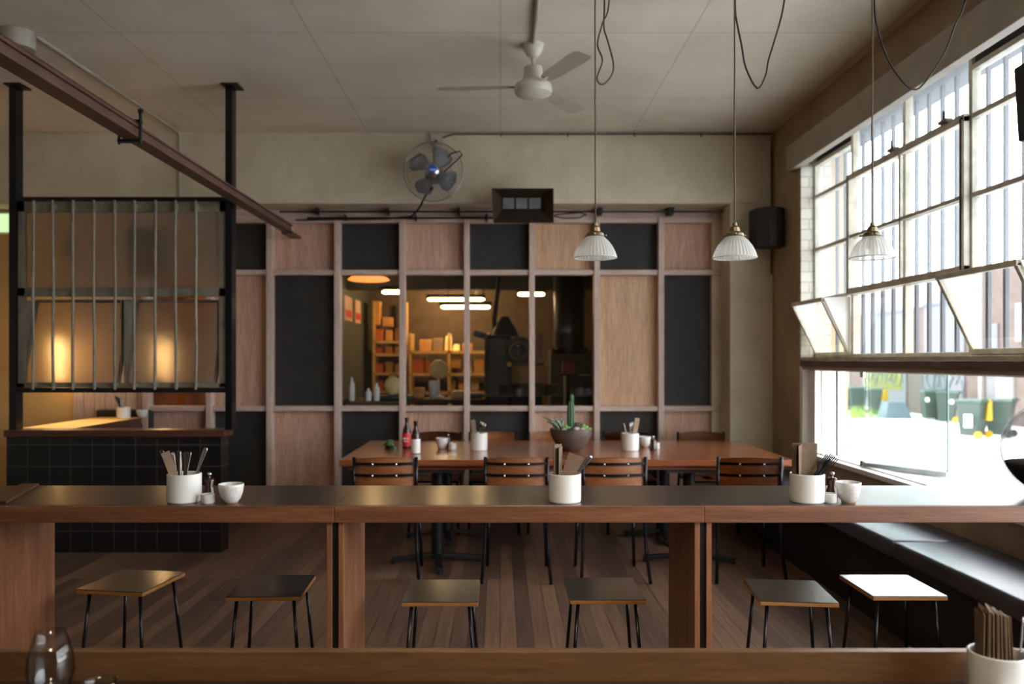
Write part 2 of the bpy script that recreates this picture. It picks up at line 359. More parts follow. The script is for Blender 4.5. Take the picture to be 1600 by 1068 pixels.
# white render reveals at the far jamb
struct('trim_3', MB().box((XR-.004, YJ-.03, 1.45), (2.70, YJ, 3.12)), M['reveal'])
struct('trim_4', MB().box((XR-.004, YJ-.06, .67), (2.80, YJ, 1.38)), M['white'])

# ---- window_1 : steel factory window over a folding glass servery
def s_empty(name, loc=(0,0,0)):
    o = bpy.data.objects.new(name, None); COL.objects.link(o); o.location = loc; o['kind'] = 'structure'; return o
W = s_empty('window_1', (2.6, 5.05, .67))
XW = 2.58
ys = [6.50, 5.80, 5.05, 4.34]
y = 4.34
while y-.74 > YN: y -= .74; ys.append(y)
ys.append(YN+.02)
fr = MB(); zs = [1.46, 1.915, 2.325, 2.755]
for i, yy in enumerate(ys):
    tk = .034 if i != 2 else .028
    fr.box((XW-.02, yy-tk/2, 1.45), (XW+.03, yy+tk/2, 3.12))
for z in zs: fr.box((XW-.018, ys[-1], z-.014), (XW+.026, ys[0], z+.014))
for a, b in ((0,1),(3,4),(6,7)):
    if b < len(ys): fr.box((XW-.024, ys[b], 3.0), (XW+.03, ys[a], 3.03))
fr.build('frame', M['creamst'], W, world=True, bevel=.003)
inf = MB()
for a, b in ((0,1),(3,4),(6,7)):
    if b < len(ys): inf.box((XW-.005, ys[b]+.02, 3.03), (XW+.02, ys[a]-.02, 3.12))
inf.build('black_infill_panel', M['chalk'], W, world=True)
tg = MB(); tg.box((XW+.004, ys[-1], 1.93), (XW+.009, ys[0], 3.12)); tg.build('textured_pane', M['tgl'], W, world=True)
cg = MB(); cg.box((XW+.004, ys[3]+.0, 1.47), (XW+.009, ys[1], 1.90)); cg.build('lower_pane', M['glass'], W, world=True)
# heavy pivot sash over the two middle bays
pv = MB(); X1 = XW-.045
for (a, b) in (((5.79,1.915),(5.79,2.76)), ((4.355,1.915),(4.355,2.76))): pv.box((X1-.014, a[0]-.02, a[1]), (X1+.02, a[0]+.02, b[1]))
for z in (1.925, 2.75): pv.box((X1-.014, 4.335, z-.022), (X1+.02, 5.81, z+.022))
pv.box((X1-.006, 5.04, 1.93), (X1+.012, 5.064, 2.74)); pv.box((X1-.006, 4.36, 2.31), (X1+.012, 5.78, 2.334))
pv.build('pivot_sash', M['creamst'], W, world=True, bevel=.003)
MB().box((X1-.022, 4.338, 1.91), (X1-.014, 4.362, 2.74)).build('rusty_sash_edge', M['brownst'], W, world=True)
lt = MB()
for y0 in (5.12, 4.52): lt.box((X1-.03, y0-.04, 2.772), (X1+.01, y0+.04, 2.79)).bar((X1-.02, y0, 2.79), (X1-.035, y0-.03, 2.83), .012, .012)
lt.build('sash_latch', M['brownst'], W, world=True)
# hopper sashes tilting inward, hinged at the foot
def hopper(ya, yb):
    z0, z1, dx = 1.475, 1.875, .195
    f = MB(); A = lambda yy, t: Vector((XW-.02-dx*t, yy, z0+(z1-z0)*t))
    for yy in (ya-.025, yb+.025): f.bar(A(yy,0), A(yy,1), .028, .026, (0,1,0))
    for t in (0, 1): f.bar(A(ya-.012,t), A(yb+.012,t), .026, .03)
    so = f.build('hopper_sash', M['creamst'], W, world=True, bevel=.003)
    g = MB(); d = Vector((.002,0,.001)); g.hexa([A(ya-.03,.02)-d, A(yb+.03,.02)-d, A(yb+.03,.98)-d, A(ya-.03,.98)-d, A(ya-.03,.02)+d*2, A(yb+.03,.02)+d*2, A(yb+.03,.98)+d*2, A(ya-.03,.98)+d*2])
    g.build('hopper_pane', M['glass'], so, world=True)
    c = MB()
    for yy in (ya-.004, yb+.004):
        c.prism([(XW-.02, z0), (XW-.02-dx, z1+.01), (XW-.02, z1+.02)], 'Y', yy-.002, yy+.002)
    c.build('hopper_cheek', M['white'], so, world=True)
hopper(6.46, 5.82); hopper(4.32, 3.62)
# mid ledge, brown lintel and lower lip
MB().box((XR-.01, YN, 1.425), (2.66, 6.50, 1.452)).build('ledge', M['creamst'], W, world=True, bevel=.002)
MB().box((XR-.018, YN, 1.376), (2.66, 6.47, 1.424)).build('lintel', M['brownst'], W, world=True)
MB().box((XR-.004, YN, 1.355), (2.80, 6.47, 1.376)).build('lower_lip', M['offw'], W, world=True)
MB().box((XR-.02, YN, .655), (3.0, YJ, .69)).build('window_sill', M['white'], W, world=True, bevel=.004)
tr = MB(); tr.box((2.50, YN, .69), (2.56, YJ-.06, .70)).box((2.50, YN, 1.345), (2.56, YJ-.06, 1.355))
tr.build('folding_track', M['white'], W, world=True)
jf = MB(); jf.box((2.50, 6.33, .70), (2.60, 6.47, 1.355)); jf.box((2.50, 6.20, .70), (2.555, 6.215, 1.355)); jf.build('jamb_frame', M['white'], W, world=True, bevel=.003)
jg = MB(); jg.box((2.555, 6.05, .70), (2.565, 6.07, 1.355)).box((2.56, 6.315, .70), (2.585, 6.33, 1.355)); jg.build('jamb_gasket', M['steel'], W, world=True)
# the fixed pane next to the jamb and the folded stack of frameless leaves
MB().box((2.526, 5.50, .70), (2.534, 6.2, 1.345)).build('fixed_leaf', M['tempered'], W, world=True)
def leaf(p, q, edge=True):
    p, q = Vector(p), Vector(q); d = (q-p).normalized(); n = Vector((-d.y, d.x, 0))*.005
    def hx(p, q, z0, z1, n): return [Vector((v.x, v.y, z)) for z, vs in ((z0, 0), (z1, 0)) for v in (p-n, q-n, q+n, p+n)]
    lf = MB().hexa(hx(p, q, .725, 1.345, n)).build('folding_leaf', M['tempered'], W, world=True)
    MB().hexa(hx(p, q, .698, .728, n*2.6)).build('bottom_rail', M['silverp'], lf, world=True, bevel=.002)
    MB().hexa(hx(q-d*.002, q+d*.004, .725, 1.345, n*1.05)).build('leaf_edge', M['gedge'], lf, world=True)
leaf((2.50, 5.47, 0), (2.80, 4.985, 0)); leaf((2.535, 5.50, 0), (2.825, 5.03, 0)); leaf((2.57, 5.53, 0), (2.85, 5.075, 0))
MB().tube([(2.497,5.49,.70),(2.497,5.49,.74)], .018, 12).tube([(2.497,5.49,1.31),(2.497,5.49,1.345)], .018, 12).build('pivot_hinge', M['chrome'], W, world=True, smooth='auto')
# outside security bars (individual parts)
yy = 6.44; first = None
while yy > 2.6:
    if first is None:
        first = MB().box((2.715, -.011, 0), (2.735, .011, 1.72)); first = first.build('security_bar', M['bars'], W); first.location = (-2.6+0, yy-5.05, 1.40-.67)
    else:
        c = first.copy(); COL.objects.link(c); c.parent = W; c.location = (-2.6, yy-5.05, .73)
    yy -= .1535

# ================================================================ OUTSIDE
GZ = -.72
struct('ground_street', MB().box((-60, -60, GZ-.1), (12.2, 90, GZ)), M['road'])
struct('ground_footpath', MB().box((12.2, -40, GZ-.1), (60, 90, GZ+.06)), M['path'])
aw = MB().box((2.86, -.6, 3.36), (3.28, 7.0, 3.44)); awo = aw.build('window_awning', M['roofb'], bevel=.004); tag(awo, 'shallow grey awning over the outside of the large steel window', 'awning')
# brick warehouse across the street
BX = 16.2
B = thing('brick_warehouse', 'red brick warehouse with roller doors across the street', 'building', (BX, 30, GZ+.06))
z0 = GZ+.06
def yat(px, X=BX): return F*X/(px-XV)
B_w = MB().box((BX, 14, z0), (BX+6, 75, 4.5)); B_w.build('brick_wall', M['brick'], B, world=True)
def onwall(name, px0, px1, za, zb, mat, prot=.05, **k):
    return MB().box((BX-prot, yat(px0), za), (BX, yat(px1), zb)).build(name, mat, B, world=True, **k)
onwall('painted_band', 1290, 1520, 3.45, 4.5, M['render'], .06)
onwall('white_render_panel', 1285, 1328, z0, 3.4, M['render'], .04)
def shutter(px0, px1, zt):
    s = MB(); ya, yb = yat(px0), yat(px1); z = z0
    s.box((BX-.03, ya, z0), (BX+.02, yb, zt))
    while z < zt-.05: s.box((BX-.055, ya+.03, z+.012), (BX-.03, yb-.03, z+.085)); z += .1
    return s
SH1 = shutter(1350, 1417, 3.35).build('roller_door', M['shutter'], B, world=True)
SH2 = shutter(1446, 1508, 3.45).build('roller_door', M['shutter'], B, world=True)
SH3 = shutter(1545, 1560, 2.6).build('roller_door', M['shutter'], B, world=True)
for a, b, zt in ((1348,1419,3.35),(1444,1510,3.45)):
    onwall('door_lintel', a, b, zt, zt+.14, M['bars'], .09)
onwall('white_sign_board', 1560, 1586, .1, 1.35, M['render'], .08); onwall('white_sign_board', 1590, 1625, 2.0, 3.2, M['render'], .08)
onwall('downpipe', 1533, 1538, z0, 4.5, M['render'], .1)
g = MB(); g.box((BX-.062, yat(1352), .2), (BX-.056, yat(1412), 1.35)); GR = g.build('yellow_graffiti', M['graff'], B, world=True)
gs = MB(); rd = random.Random(5)
for k in range(7):
    c0 = yat(1358+k*7.5); zc = .75+rd.uniform(-.15,.15)
    gs.tube([(BX-.075, c0+.42*math.cos(a)*rd.uniform(.8,1.1), zc+.36*math.sin(a)*rd.uniform(.8,1.1)) for a in [q*PI/6 for q in range(-3, 9)]], .022, 6)
gs.build('graffiti_outline', M['bluegrey'], B, world=True)
gs = MB()
for k in range(6):
    c0 = yat(1452+k*9); zc = .6+rd.uniform(-.3,.3)
    gs.tube([(BX-.075, c0+.5*math.cos(a)*rd.uniform(.7,1.1), zc+.5*math.sin(a)*rd.uniform(.7,1.1)) for a in [q*PI/5 for q in range(-2, 7)]], .018, 6)
gs.build('graffiti_tag', M['bluegrey'], B, world=True)
# wheelie bins
def wheelie(wm='steel'):
    t = thing('wheelie_bin', 'x', 'bin')
    b = MB(); b.hexa([(-.22,-.24,.06),(.22,-.24,.06),(.22,.20,.06),(-.22,.20,.06),(-.28,-.30,.96),(.28,-.30,.96),(.28,.34,.96),(-.28,.34,.96)])
    b.box((-.30,-.32,.93),(.30,.36,.985)); b.build('bin_body', M['bing'], t, bevel=.015)
    l = MB(); l.hexa([(-.31,-.34,.985),(.31,-.34,.985),(.31,.38,.985),(-.31,.38,.985),(-.27,-.28,1.03),(.27,-.28,1.03),(.27,.36,1.06),(-.27,.36,1.06)]); l.tube([(-.26,.42,1.0),(.26,.42,1.0)], .018)
    l.build('lid', M['binlid'], t, bevel=.01)
    for s in (-1,1):
        wl = MB().lathe([(0.0,-.03),(.10,-.03),(.10,.03),(0.0,.03)], (0,0,0), 20, mat=Matrix.Translation((s*.26,.27,.10)) @ Matrix.Rotation(PI/2,4,'Y')); wl.build('wheel', M[wm], t)
    return t
bins = [ (1520, 625, 683.5, 'grey-green wheelie bin with white label, nearest the globe terrarium', -.5),
         (1562, 622, 682, 'green wheelie bin behind the yellow bin lid, right of the labelled bin', -.3),
         (1455, 612, 656, 'narrow dark green wheelie bin with round sticker, left of a leaning pair', .3),
         (1480, 610, 659, 'wide green wheelie bin with round sticker seen through the glass leaf edges', -.1),
         (1368, 607, 650, 'green wheelie bin in front of the yellow graffiti', .1),
         (1340, 610, 645, 'green wheelie bin left of the one by the yellow graffiti', .2),
         (1322, 608, 643, 'leftmost green wheelie bin down the street', 0)]
wb = wheelie(); wy_ = wheelie('yel'); used = set()
for i, (px, yt, ybm, lab, rz) in enumerate(bins):
    dm = (H-(GZ+.06))/(ybm-YV); p = P(px, ybm, dm); p.z = GZ+.06
    src_ = wy_ if i in (0, 3) else wb
    o = src_ if src_.name not in used else dup(src_); used.add(src_.name)
    o.location = p; o.rotation_euler = (0,0,-PI/2-.5+rz); o['label'] = lab; o['group'] = 'wheelie bins across the street'
    if i == 0:
        pass
# tipped-open yellow lids, hanging beside two bins
def yellow_lid(px, py0, py1, dm, lab, wpx=9):
    t = MB(); p0, p1 = P(px-wpx/2, py0, dm), P(px+wpx/2, py1, dm)
    t.hexa([(p0.x, p0.y, p1.z), (p1.x, p0.y, p1.z), (p1.x, p0.y+.5, p1.z), (p0.x, p0.y+.5, p1.z), (p0.x+.04, p0.y, p0.z), (p1.x-.02, p0.y, p0.z), (p1.x-.02, p0.y+.5, p0.z), (p0.x+.04, p0.y+.5, p0.z)])
    return t
for (src, px, a, b, lab) in ((0, 1547, 624, 657, 'x'), (4, 1384, 608, 631, 'x')):
    roots = [o for o in COL.objects if o.name.startswith('wheelie_bin')]
    dm = (H-(GZ+.06))/(bins[src][2]-YV)*.985
    root = [o for o in roots if o['label'] == bins[src][3]][0]
    bpy.context.view_layer.update()
    mb = yellow_lid(px, a, b, dm, lab); inv = root.matrix_world.inverted()
    bmesh.ops.transform(mb.bm, matrix=inv, verts=mb.bm.verts[:]); mb.build('yellow_lid', M['yel'], root, bevel=.02)
def sticker(src, px0, px1, py0, py1, rnd=False):
    root = [o for o in COL.objects if o.name.startswith('wheelie_bin') and o['label'] == bins[src][3]][0]
    dm = (H-(GZ+.06))/(bins[src][2]-YV); bpy.context.view_layer.update(); inv = root.matrix_world.inverted()
    c = P((px0+px1)/2, (py0+py1)/2, dm); n = Vector((-c.x, -c.y, 0)).normalized(); c += n*.36; s = Vector((n.y, -n.x, 0))
    hw, hh = (px1-px0)/2*dm, (py1-py0)/2*dm; mb = MB()
    k = 14 if rnd else 4; pts = []
    for i in range(k):
        a = 2*PI*i/k+(0 if rnd else PI/4); q = 1 if rnd else 1.414; pts.append((math.cos(a)*q*hw, math.sin(a)*q*hh))
    f = [mb.bm.verts.new(c+s*x+Vector((0,0,z))) for x, z in pts]; bk = [mb.bm.verts.new(c-n*.02+s*x+Vector((0,0,z))) for x, z in pts]
    mb.bm.faces.new(f); mb.bm.faces.new(bk[::-1])
    for i in range(k): mb.bm.faces.new((f[i], f[(i+1)%k], bk[(i+1)%k], bk[i]))
    bmesh.ops.transform(mb.bm, matrix=inv, verts=mb.bm.verts[:]); mb.build('white_sticker', M['whl'], root)
sticker(0, 1507, 1518, 646, 666); sticker(2, 1446, 1452, 620, 627, True); sticker(3, 1484, 1490, 623, 630, True)
# overturned grey tub and a weed patch
dm = 2.09/(655-YV); p = P(1412, 655, dm); p.y += .65; p.z = z0
tb = MB().hexa([(-.48,-.35,0),(.48,-.35,0),(.48,.35,0),(-.48,.35,0),(-.36,-.26,.6),(.26,-.26,.6),(.26,.26,.6),(-.36,.26,.6)])
o = tb.build('upturned_tub', M['bluegrey'], bevel=.03); o.location = p; tag(o, 'blue-grey upturned plastic tub on the footpath between bins', 'tub')
wd = MB(); rd = random.Random(3); p = P(1338, 650, 2.09/(652-YV)); p.z = z0
for i in range(120):
    b = Vector((rd.uniform(-.5,.5), rd.uniform(-.9,.9), 0)); t = b+Vector((rd.uniform(-.12,.12), rd.uniform(-.12,.12), rd.uniform(.15,.5)))
    wd.tube([b, t], [.02,.003], 4)
o = wd.build('weeds', M['grass']); o.location = p; tag(o, 'tuft of green weeds at the foot of the far left bins', 'weeds', kind='stuff')

# ================================================================ TIMBER GRID WALL
G = thing('timber_grid_partition', 'pinkish timber grid wall of plywood, black and glazed squares behind the long table', 'partition wall', (-.9, GY, 0))
gd = GY/F
vx = [ (x-XV)*gd for x in (137, 235.5, 333, 426, 530.5, 630.5, 730, 830.5, 930.5, 1029.5, 1134) ]
rz_ = [ H-(y-YV)*gd for y in (346.5, 427, 637) ] + [.0]
pw = .052
for i, x in enumerate(vx):
    if i == 0: continue
    MB().box((x-pw/2, GY-.12, 0), (x+pw/2, GY+.0, rz_[0]+.02)).build('post', M['grid'], G, world=True, bevel=.003)
for j, z in enumerate(rz_[:3]):
    MB().box((vx[1], GY-.1, z-.024), (vx[-1], GY-.005, z+.024)).build('rail', M['gridx'], G, world=True, bevel=.003)
MB().box((vx[1], GY-.06, rz_[0]+.02), (vx[-1], GY, 2.84)).build('head_board', M['gridx'], G, world=True)
pat = { 1: 'ygp', 2: 'pop', 3: 'kpk', 4: 'pkp', 5: 'kgk', 6: 'pgp', 7: 'kgk', 8: 'ygp', 9: 'kpk', 10: 'pkp' }
pat = {1:'pkp', 2: 'pgp', 3: 'kpk', 4: 'pkp', 5: 'kgk', 6: 'pgp', 7: 'kgk', 8: 'ygp', 9: 'kyk', 10: 'pkp'}
for i in range(1, 10):
    x0, x1 = vx[i]+pw/2-.004, vx[i+1]-pw/2+.004; k = pat[i+1]
    for j in range(3):
        za, zb = rz_[j+1]+(.02 if j < 2 else 0), rz_[j]-.02; c = k[j]
        if c == 'g': MB().box((x0, GY-.03, za), (x1, GY-.024, zb)).build('glass_pane', M['glass'], G, world=True)
        else:
            nm, mt = {'p': ('plywood_panel', M['ply']), 'y': ('plywood_panel', M['plyy']), 'k': ('black_panel', M['chalk'])}[c]
            MB().box((x0, GY-.022, za), (x1, GY-.004, zb)).build(nm, mt, G, world=True)
# planked wall left of the grid
pl = MB(); x = XL
while x < vx[1]-.03:
    pl.box((x+.003, GY-.05, 0), (min(x+.1, vx[1]-.026)-.003, GY-.03, 2.84)); x += .1
pl.box((XL, GY-.03, 0), (vx[1], GY, 2.84)); struct('wall_planked', pl, M['grid'])

# ================================================================ ROASTERY BEHIND THE GLASS
struct('wall_roastery_left', MB().box((-2.35, 7.9, 0), (-2.15, 13.1, 3.0)), M['dark'])
struct('wall_roastery_back', MB().box((-2.35, 13.0, 0), (2.46, 13.2, 3.0)), M['rback'])
struct('wall_store_back', MB().box((-4.3, 9.3, 0), (-2.35, 9.5, 3.0)).box((-4.3, 7.9, 0), (-4.02, 9.5, 3.0)), M['store'])
lamp('store_bulb', 'POINT', (-3.1, 8.6, 2.5), 14, (1,.55,.22), .08)
struct('ceiling_roastery', MB().box((-4.0, 7.9, 2.78), (2.46, 13.2, 2.83)), M['rceil'])
struct('trim_beam', MB().box((-2.15, 11.2, 2.42), (2.4, 11.35, 2.78)), M['rceil'])
def rbox(name, px0, px1, py0, py1, dm, depth, mat, label, cat, group=None, bev=.01, rot=0):
    a, b = P(px0, py1, dm), P(px1, py0, dm)
    o = MB().box((-(b.x-a.x)/2, 0, 0), ((b.x-a.x)/2, depth, b.z-a.z)).build(name, mat, bevel=bev); o.location = ((a.x+b.x)/2, a.y, a.z); o.rotation_euler = (0,0,rot)
    return tag(o, label, cat, group)
def tube_light(px0, px1, py, dm, label, r=.03):
    a, b = P(px0, py, dm), P(px1, py, dm); t = thing('strip_light', label, 'light', ((a.x+b.x)/2, a.y, a.z), 0, 'strip lights in the roastery'); L = (b.x-a.x)/2
    MB().tube([(-L,0,0),(-L+.03,0,0),(L-.03,0,0),(L,0,0)], [r*.4,r*.85,r*.85,r*.4], 12).build('tube', M['tube'], t, smooth=True)
    MB().box((-L-.02, -.03, r+.002), (L+.02, .03, r+.04)).build('batten', M['rceil'], t)
    MB().tube([(-L*.7,0,r+.04),(-L*.7,0,2.78-a.z)], .006).build('hanger', M['steel'], t); MB().tube([(L*.7,0,r+.04),(L*.7,0,2.78-a.z)], .006).build('hanger', M['steel'], t)
tube_light(597, 630, 456, .0080, 'short warm strip light behind the leftmost glass pane')
tube_light(668, 757, 467.5, .0094, 'long warm strip light, upper of the crossing pair mid glazing')
tube_light(689, 766, 479.5, .0086, 'long warm strip light, lower of the crossing pair mid glazing')
tube_light(809, 851, 459.5, .0085, 'short warm strip light behind the post right of centre')
rl = lamp('rear_fill_light', 'AREA', (.3, -.6, 3.4), 16, (1,.80,.58), .5, (math.radians(50),0,0), .5); rl.data.spread = math.radians(75)  # unseen fill lamp added behind the camera to light the bar front
lamp('roastery_strip_glow', 'POINT', (-.9, 12.2, 2.45), 60, (1,.64,.28), .06)
lamp('roastery_strip_glow', 'POINT', (-.3, 11.8, 2.4), 22, (1,.64,.28), .06)
lamp('roastery_strip_glow', 'POINT', (-1.7, 10.6, 2.5), 12, (1,.64,.28), .06)
c = P(576, 437, .0072); t = thing('ring_lamp', 'glowing orange saucer lamp at the top of the leftmost glass pane', 'light', c)
MB().lathe([(.02,.05),(.2,.03),(.235,.0),(.2,-.012),(0.01,-.012)], n=32).build('lamp_shade', M['orange'], t, smooth=True); MB().tube([(0,0,.04),(0,0,2.78-c.z)], .005).build('cord', M['cordb'], t)
# posters on the left wall
for i, (y0, y1, za, zb, lab) in enumerate(((10.95, 11.5, 1.98, 2.32, 'reddish poster, left of a pair on the dark roastery wall'), (11.75, 12.2, 1.98, 2.32, 'pale pink poster, right of a pair on the dark roastery wall'))):
    t = thing('poster', lab, 'poster', (-2.148, (y0+y1)/2, za), 0, 'posters on the roastery wall')
    MB().box((0, (y0-y1)/2, 0), (.008, (y1-y0)/2, zb-za)).build('sheet', M['ply'], t); MB().box((.008, (y0-y1)/2+.05, .05), (.011, (y1-y0)/2-.05, (zb-za)*.45)).build('printed_block', M['redl'], t)
# left shelving
def shelf_unit(px0, px1, pyt, dm, shelves, depth, label, ups=2):
    a, b = P(px0, 0, dm), P(px1, 0, dm); zt = P(0, pyt, dm).z
    t = thing('shelving_unit', label, 'shelving', ((a.x+b.x)/2, a.y, 0)); L = (b.x-a.x)/2
    for k in range(ups):
        x = -L+2*L*k/(ups-1)
        for y in (0, depth-.04): MB().box((x-.02, y, 0), (x+.02, y+.04, zt)).build('upright', M['shelf'], t)
    for py in shelves:
        z = P(0, py, dm).z; MB().box((-L, 0, z-.04), (L, depth, z)).build('shelf', M['shelf'], t)
    return t
shelf_unit(584, 632, 470, .0100, (532, 552, 582, 610), .35, 'narrow timber shelving unit against the dark roastery wall')
k = 0
for (py, hs) in ((532, 22), (552, 13), (582, 20), (610, 18)):
    for j in range(3):
        x0 = 587+j*15; hh = hs*(.7+.3*random.random())
        rbox('storage_box', x0, x0+11, py-hh, py, .01005, .2, M['box1'] if (j+k) % 3 else M['box2'], ['left','middle','right'][j]+' small box on the '+{532:'top',552:'second',582:'third',610:'lowest'}[py]+' shelf of the narrow roastery shelving', 'box', 'boxes on the narrow roastery shelving'); k += 1
rbox('storage_carton', 586, 594, 470, 508, .01005, .2, M['box1'], 'tall pale carton at the top of the narrow shelving', 'box')
rbox('storage_carton', 597, 612, 505, 520, .01005, .2, M['box1'], 'low carton topping the narrow shelving stack', 'box') .location.z = P(0, 510, .01005).z
# back shelving
shelf_unit(641, 762, 520, .0099, (548, 583, 612), .4, 'wide timber shelving loaded with boxes along the roastery back wall', 3)
items = [('box', 655, 674, 530, 548, 'box1'), ('box', 676, 692, 528, 548, 'kraft'), ('bag', 694, 706, 524, 548, 'bag'), ('bag', 707, 718, 537, 548, 'bag'), ('box', 722, 738, 536, 548, 'box1'),
         ('box', 645, 662, 558, 583, 'box2'), ('box', 664, 672, 563, 583, 'box2'), ('box', 697, 720, 554, 575, 'box1'), ('bag', 722, 738, 563, 583, 'bag'), ('box', 740, 756, 560, 583, 'box1'),
         ('bag', 700, 712, 594, 612, 'bag'), ('box', 716, 730, 598, 612, 'box1'), ('bag', 734, 748, 592, 612, 'bag')]
nm = {('box','box1'): 'plain cardboard box on the wide roastery shelving', ('box','box2'): 'orange carton on the middle of the wide roastery shelving', ('box','kraft'): 'dull brown box on top of the wide roastery shelving', ('bag','bag'): 'pale yellow coffee bag on the wide roastery shelving'}
lbl = ['plain cardboard box at the top left of the wide roastery shelving', 'dull brown box on the top left of the wide roastery shelving', 'tall pale coffee bag on top of the wide roastery shelving', 'squat pale coffee bag on top of the wide roastery shelving', 'low cardboard box on top of the wide shelving beside the centre post',
       'large orange carton at the left of the middle roastery shelf', 'slim orange carton beside the large one on the middle roastery shelf', 'yellow cardboard box under the top shelf in the middle of the wide shelving', 'pale coffee bag on the middle shelf of the wide shelving', 'cardboard box at the right end of the middle roastery shelf',
       'pale coffee bag at the left of the lowest roastery shelf', 'low cardboard box on the lowest shelf of the wide shelving', 'pale coffee bag at the right of the lowest roastery shelf']
for q_i, (kd, a, b, c, d, mt) in enumerate(items):
    if kd == 'box': rbox('storage_box', a, b, c, d, .00995, .25, M[mt], lbl[q_i], 'box', 'boxes on the wide roastery shelving')
    else:
        p = P((a+b)/2, d, .0100); h = (d-c)*.01; hw = (b-a)*.005
        o = MB().hexa([(-hw,-.08,0),(hw,-.08,0),(hw,.08,0),(-hw,.08,0),(-hw*.8,-.02,h),(hw*.9,-.02,h),(hw*.9,.02,h),(-hw*.8,.02,h)]).build('coffee_bag', M['bag'], bevel=.02); o.location = p+Vector((0,.12,0))
        tag(o, lbl[q_i], 'bag', 'coffee bags on the wide roastery shelving')
# desk fan and white jug on a workbench
wbn = thing('workbench', 'long dark workbench running below the roastery glazing', 'workbench', (-.5, 10.2, 0))
zt = P(0, 622, .0082).z
MB().box((-1.5,-.3,zt-.05),(1.0,.35,zt)).build('bench_top', M['rback'], wbn)
for sx in (-1.45,.95):
    for sy in (-.27,.32): MB().box((sx-.03,sy-.03,0),(sx+.03,sy+.03,zt-.05)).build('leg', M['steel'], wbn)
p = P(683, 618, .0081); t = thing('desk_fan', 'white round desk fan standing on the roastery workbench', 'fan', (p.x, 10.3, zt))
zf = P(0, 577, .0081).z-zt
MB().lathe([(.01,0),(.10,0),(.10,.02),(.02,.04),(.015,zf)], n=20, cap0=True).build('stand', M['white'], t, smooth=True)
fm = Matrix.Translation((0,0,zf)) @ Matrix.Rotation(PI/2,4,'X')
MB().lathe([(.01,.05),(.11,.04),(.125,0),(.11,-.04),(.01,-.05)], n=28, mat=fm).build('fan_head', M['bag'], t, smooth=True)
p = P(674, 613, .0078); zb_ = P(0,613,.0078).z
o = MB().lathe([(.025,0),(.045,.02),(.06,.15),(.062,.22),(.04,.235)], n=20, cap0=True, cap1=True).build('white_jug', M['porc'], smooth=True); o.location = (p.x+.0, 9.98, zt); tag(o, 'slim white jug on the roastery workbench before the desk fan', 'jug')
for i, (px, hw, h, mt, lab) in enumerate(((716,.08,.10,'bag','pale crumpled packet on the roastery workbench'), (742,.10,.07,'bluegrey','grey weighing scale on the roastery workbench'), (655,.07,.14,'box1','small brown carton at the left of the roastery workbench'))):
    o = MB().box((-hw,-.1,0),(hw,.1,h)).build(('paper_packet','weighing_scale','small_carton')[i], M[mt], bevel=.02); o.location = ((px-XV)*.0082, 10.2, zt); tag(o, lab, ('packet','scale','box')[i])
# low counter and things behind the first pane
c2 = rbox('packing_counter', 545, 632, 628, 800, .0069, .6, M['rback'], 'low brown packing counter right behind the leftmost glass pane', 'counter')
ct = c2.location.z + 172*.0069
o = MB().box((-.26,-.15,0),(.26,.15,.06)).build('green_tray', M['bing'], bevel=.02); o.location = ((610-XV)*.0073, 9.0, ct); tag(o, 'green plastic tray on the packing counter', 'tray')
o = MB().blob((0,0,.11), .11, (1,.7,1), .12, 2, 3).build('paper_bag', M['bag']); o.location = ((617-XV)*.00735, 9.06, ct+.055); tag(o, 'cream paper bag lying on the green tray', 'bag')
for i, (px, h, lab) in enumerate(((541, .26, 'slim pale bottle at the far left of the packing counter'), (575, .14, 'short pale canister on the packing counter'), (588, .20, 'taller pale canister on the packing counter'))):
    o = MB().lathe([(.03,0),(.035,.02),(.035,h*.7),(.015,h*.85),(.015,h)], n=16, cap0=True, cap1=True).build('canister' if i else 'pale_bottle', M['white'], smooth='auto'); o.location = (min((px-XV)*.0071, 9), 8.85, ct) if i else ((549-XV)*.0071, 8.85, ct); tag(o, lab, 'bottle' if i == 0 else 'canister')
# roasting machine
p = P(785, 700, .0076); R = thing('coffee_roaster', 'large black coffee roasting machine with hopper and drum behind the glass', 'coffee roaster', (p.x, p.y, 0))
def rz(py): return H-(py-YV)*.0076
def rx(px): return (px-785)*.0076
MB().box((rx(758),-.3,0),(rx(800),.35,rz(524))).build('body', M['mach'], R, bevel=.05)
MB().lathe([(.02,-.4),(.16,-.4),(.165,-.3),(.165,.3),(.02,.3)], n=32, mat=Matrix.Translation((rx(811),0,rz(549))) @ Matrix.Rotation(PI/2,4,'X')).build('drum', M['mach'], R, smooth='auto')
MB().lathe([(.0,.0),(.17,0),(.15,.06),(.07,.2),(.05,.24),(0,.24)], (rx(789),0,rz(526)), 28).build('hopper', M['mach'], R, smooth='auto')
MB().bar((rx(740),-.05,rz(520)), (rx(768),0,rz(528)), .05, .07).build('loading_arm', M['mach'], R, bevel=.01)
MB().tube([(rx(776),.1,rz(530)),(rx(772),.1,rz(500)),(rx(786),.1,2.76)], .03, 10).build('vent_pipe', M['mach'], R, smooth='auto')
MB().lathe([(.09,-.02),(.11,-.02),(.11,.02),(.09,.02),(.09,-.02)], n=24, mat=Matrix.Translation((rx(809),-.42,rz(549))) @ Matrix.Rotation(PI/2,4,'X')).build('sight_ring', M['brass'], R, smooth=True)
MB().blob((rx(808),-.44,rz(541)), .022).build('gauge', M['chrome'], R, smooth=True)
MB().tube([(rx(795),-.45,rz(568.5)),(rx(850),-.45,rz(568.5))], .018, 10).build('brass_rail', M['brass'], R, smooth=True)
MB().blob((rx(795),-.45,rz(568.5)), .03).blob((rx(850),-.45,rz(568.5)), .03).build('rail_knob', M['tube'] if 0 else M['shelf'], R, smooth=True)
